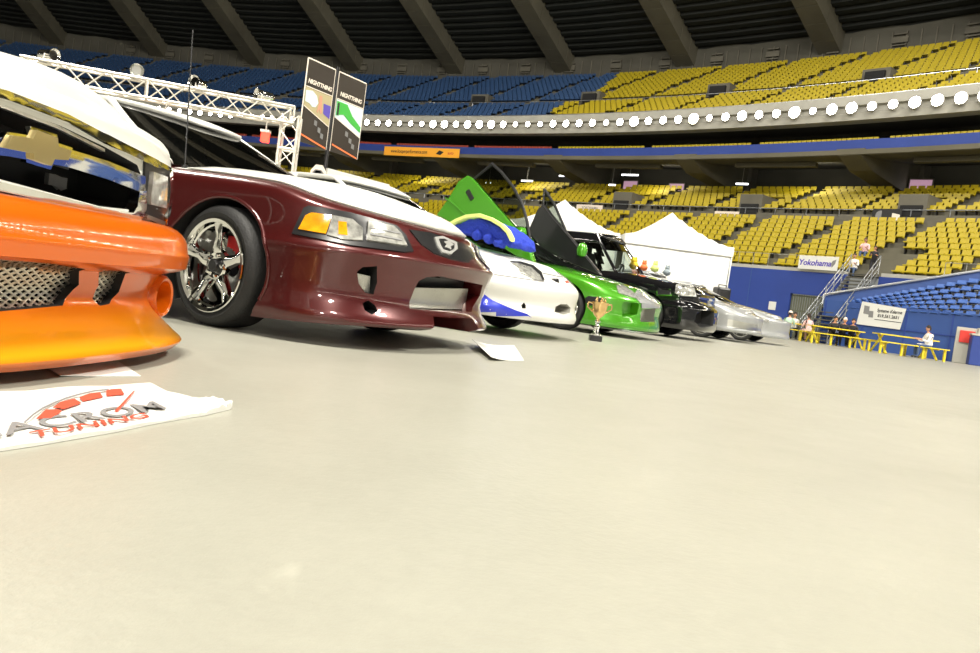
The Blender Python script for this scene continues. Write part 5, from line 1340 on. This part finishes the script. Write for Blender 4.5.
person('person', t2_.x+.55, t2_.y+.76, rad(-100), 'person in a white top with black hair behind the left yellow table', 'cloth_white', 'cloth_dark', 'hair_dark')
p = atY(872, 272, 41.4); person('person', p.x, p.y, rad(-120), 'person in dark clothes standing at the top of the staircase', 'cloth_dark', 'cloth_dark', 'hair_dark', 'stand', z0=3.8, sc=.9)
for px, py, sh, lab in ((865, 246, 'cloth_pink', 'person in a pink top sitting among the yellow seats'), (854, 262, 'cloth_white', 'person in a pale top sitting low among the yellow seats')):
    p = arc_pt(px, py+6, 108.5 if py < 250 else 106.9); zz = 3.6+4*int((p.xy-V((CX, CY))).length-106.1)/8.5; person('person', p.x, p.y, rad(-130), lab, sh, 'jeans', 'hair_dark', z0=p.z-.55)
# boxes at right edge
p = atY(963, 360, 33.0); o = empty('service_cabinet', (p.x, p.y, 0), -.5, 'pale service cabinet with a red box on its front by the blue padded wall', 'cabinet')
b = MB(); b.box((0, 0, .75), (.8, .4, 1.5)); b.build('cabinet_body', 'grey_box', o, bevel=.02); b = MB(); b.box((.0, -.24, 1.12), (.55, .1, .5)); b.build('red_box', 'red_box', o, bevel=.02)
p = atY(983, 362, 32.0); o = empty('blue_bin', (p.x, p.y, 0), -.4, 'large blue box with a pale lid at the right edge of the floor', 'bin')
b = MB(); b.box((0, 0, .6), (1.1, .7, 1.2)); b.build('bin_body', 'stadium_blue', o, bevel=.03); b = MB(); b.box((0, 0, 1.24), (1.16, .76, .08)); b.box((-.1, 0, 1.4), (.5, .4, .25)); b.build('lid', 'grey_box', o, bevel=.01)
# ------------------------------------------------------------------ light
def area(name, loc, tgt, size, power, col=(1, .95, .85)):
    l = bpy.data.lights.new(name, 'AREA'); l.shape = 'DISK'; l.size = size; l.energy = power; l.color = col
    o = bpy.data.objects.new(name, l); COL.objects.link(o); o.location = loc; d = V(tgt)-V(loc); o.rotation_euler = d.to_track_quat('-Z', 'Y').to_euler(); return o
area('roof_floodlight', (-3, -2, 38), (1, 8, 0), 7, 24000)
area('roof_floodlight', (30, 0, 38), (7, 9, 0), 7, 40000)
area('roof_floodlight', (-30, 35, 38), (0, 10, 0), 7, 9000)
area('roof_floodlight', (20, 28, 38), (26, 75, 5), 12, 9000)
area('roof_floodlight', (-20, 30, 38), (-20, 100, 12), 12, 9000)
for k, az in enumerate((95, 125, 155, 190, 225)):
    p = pol(60 if 0 else 70, az, 22); area('side_fill_light', p, (2, 10, 0), 5, 7000)  # added unseen fill lamps, for brightness and streak highlights on the cars
for k in range(7):
    p = pol(119.5, 22+k*6.1, 12.0); area('concourse_light', p, pol(127, 22+k*6.1, 9), 3, 150, (1, .95, .8))
w = bpy.data.worlds.new('world'); S.world = w; w.use_nodes = True
w.node_tree.nodes['Background'].inputs[0].default_value = (.9, .9, .8, 1); w.node_tree.nodes['Background'].inputs[1].default_value = .3
S.view_settings.view_transform = 'Standard'; S.view_settings.look = 'None'; S.view_settings.gamma = 1; S.view_settings.exposure = -.08
S.view_settings.use_curve_mapping = False
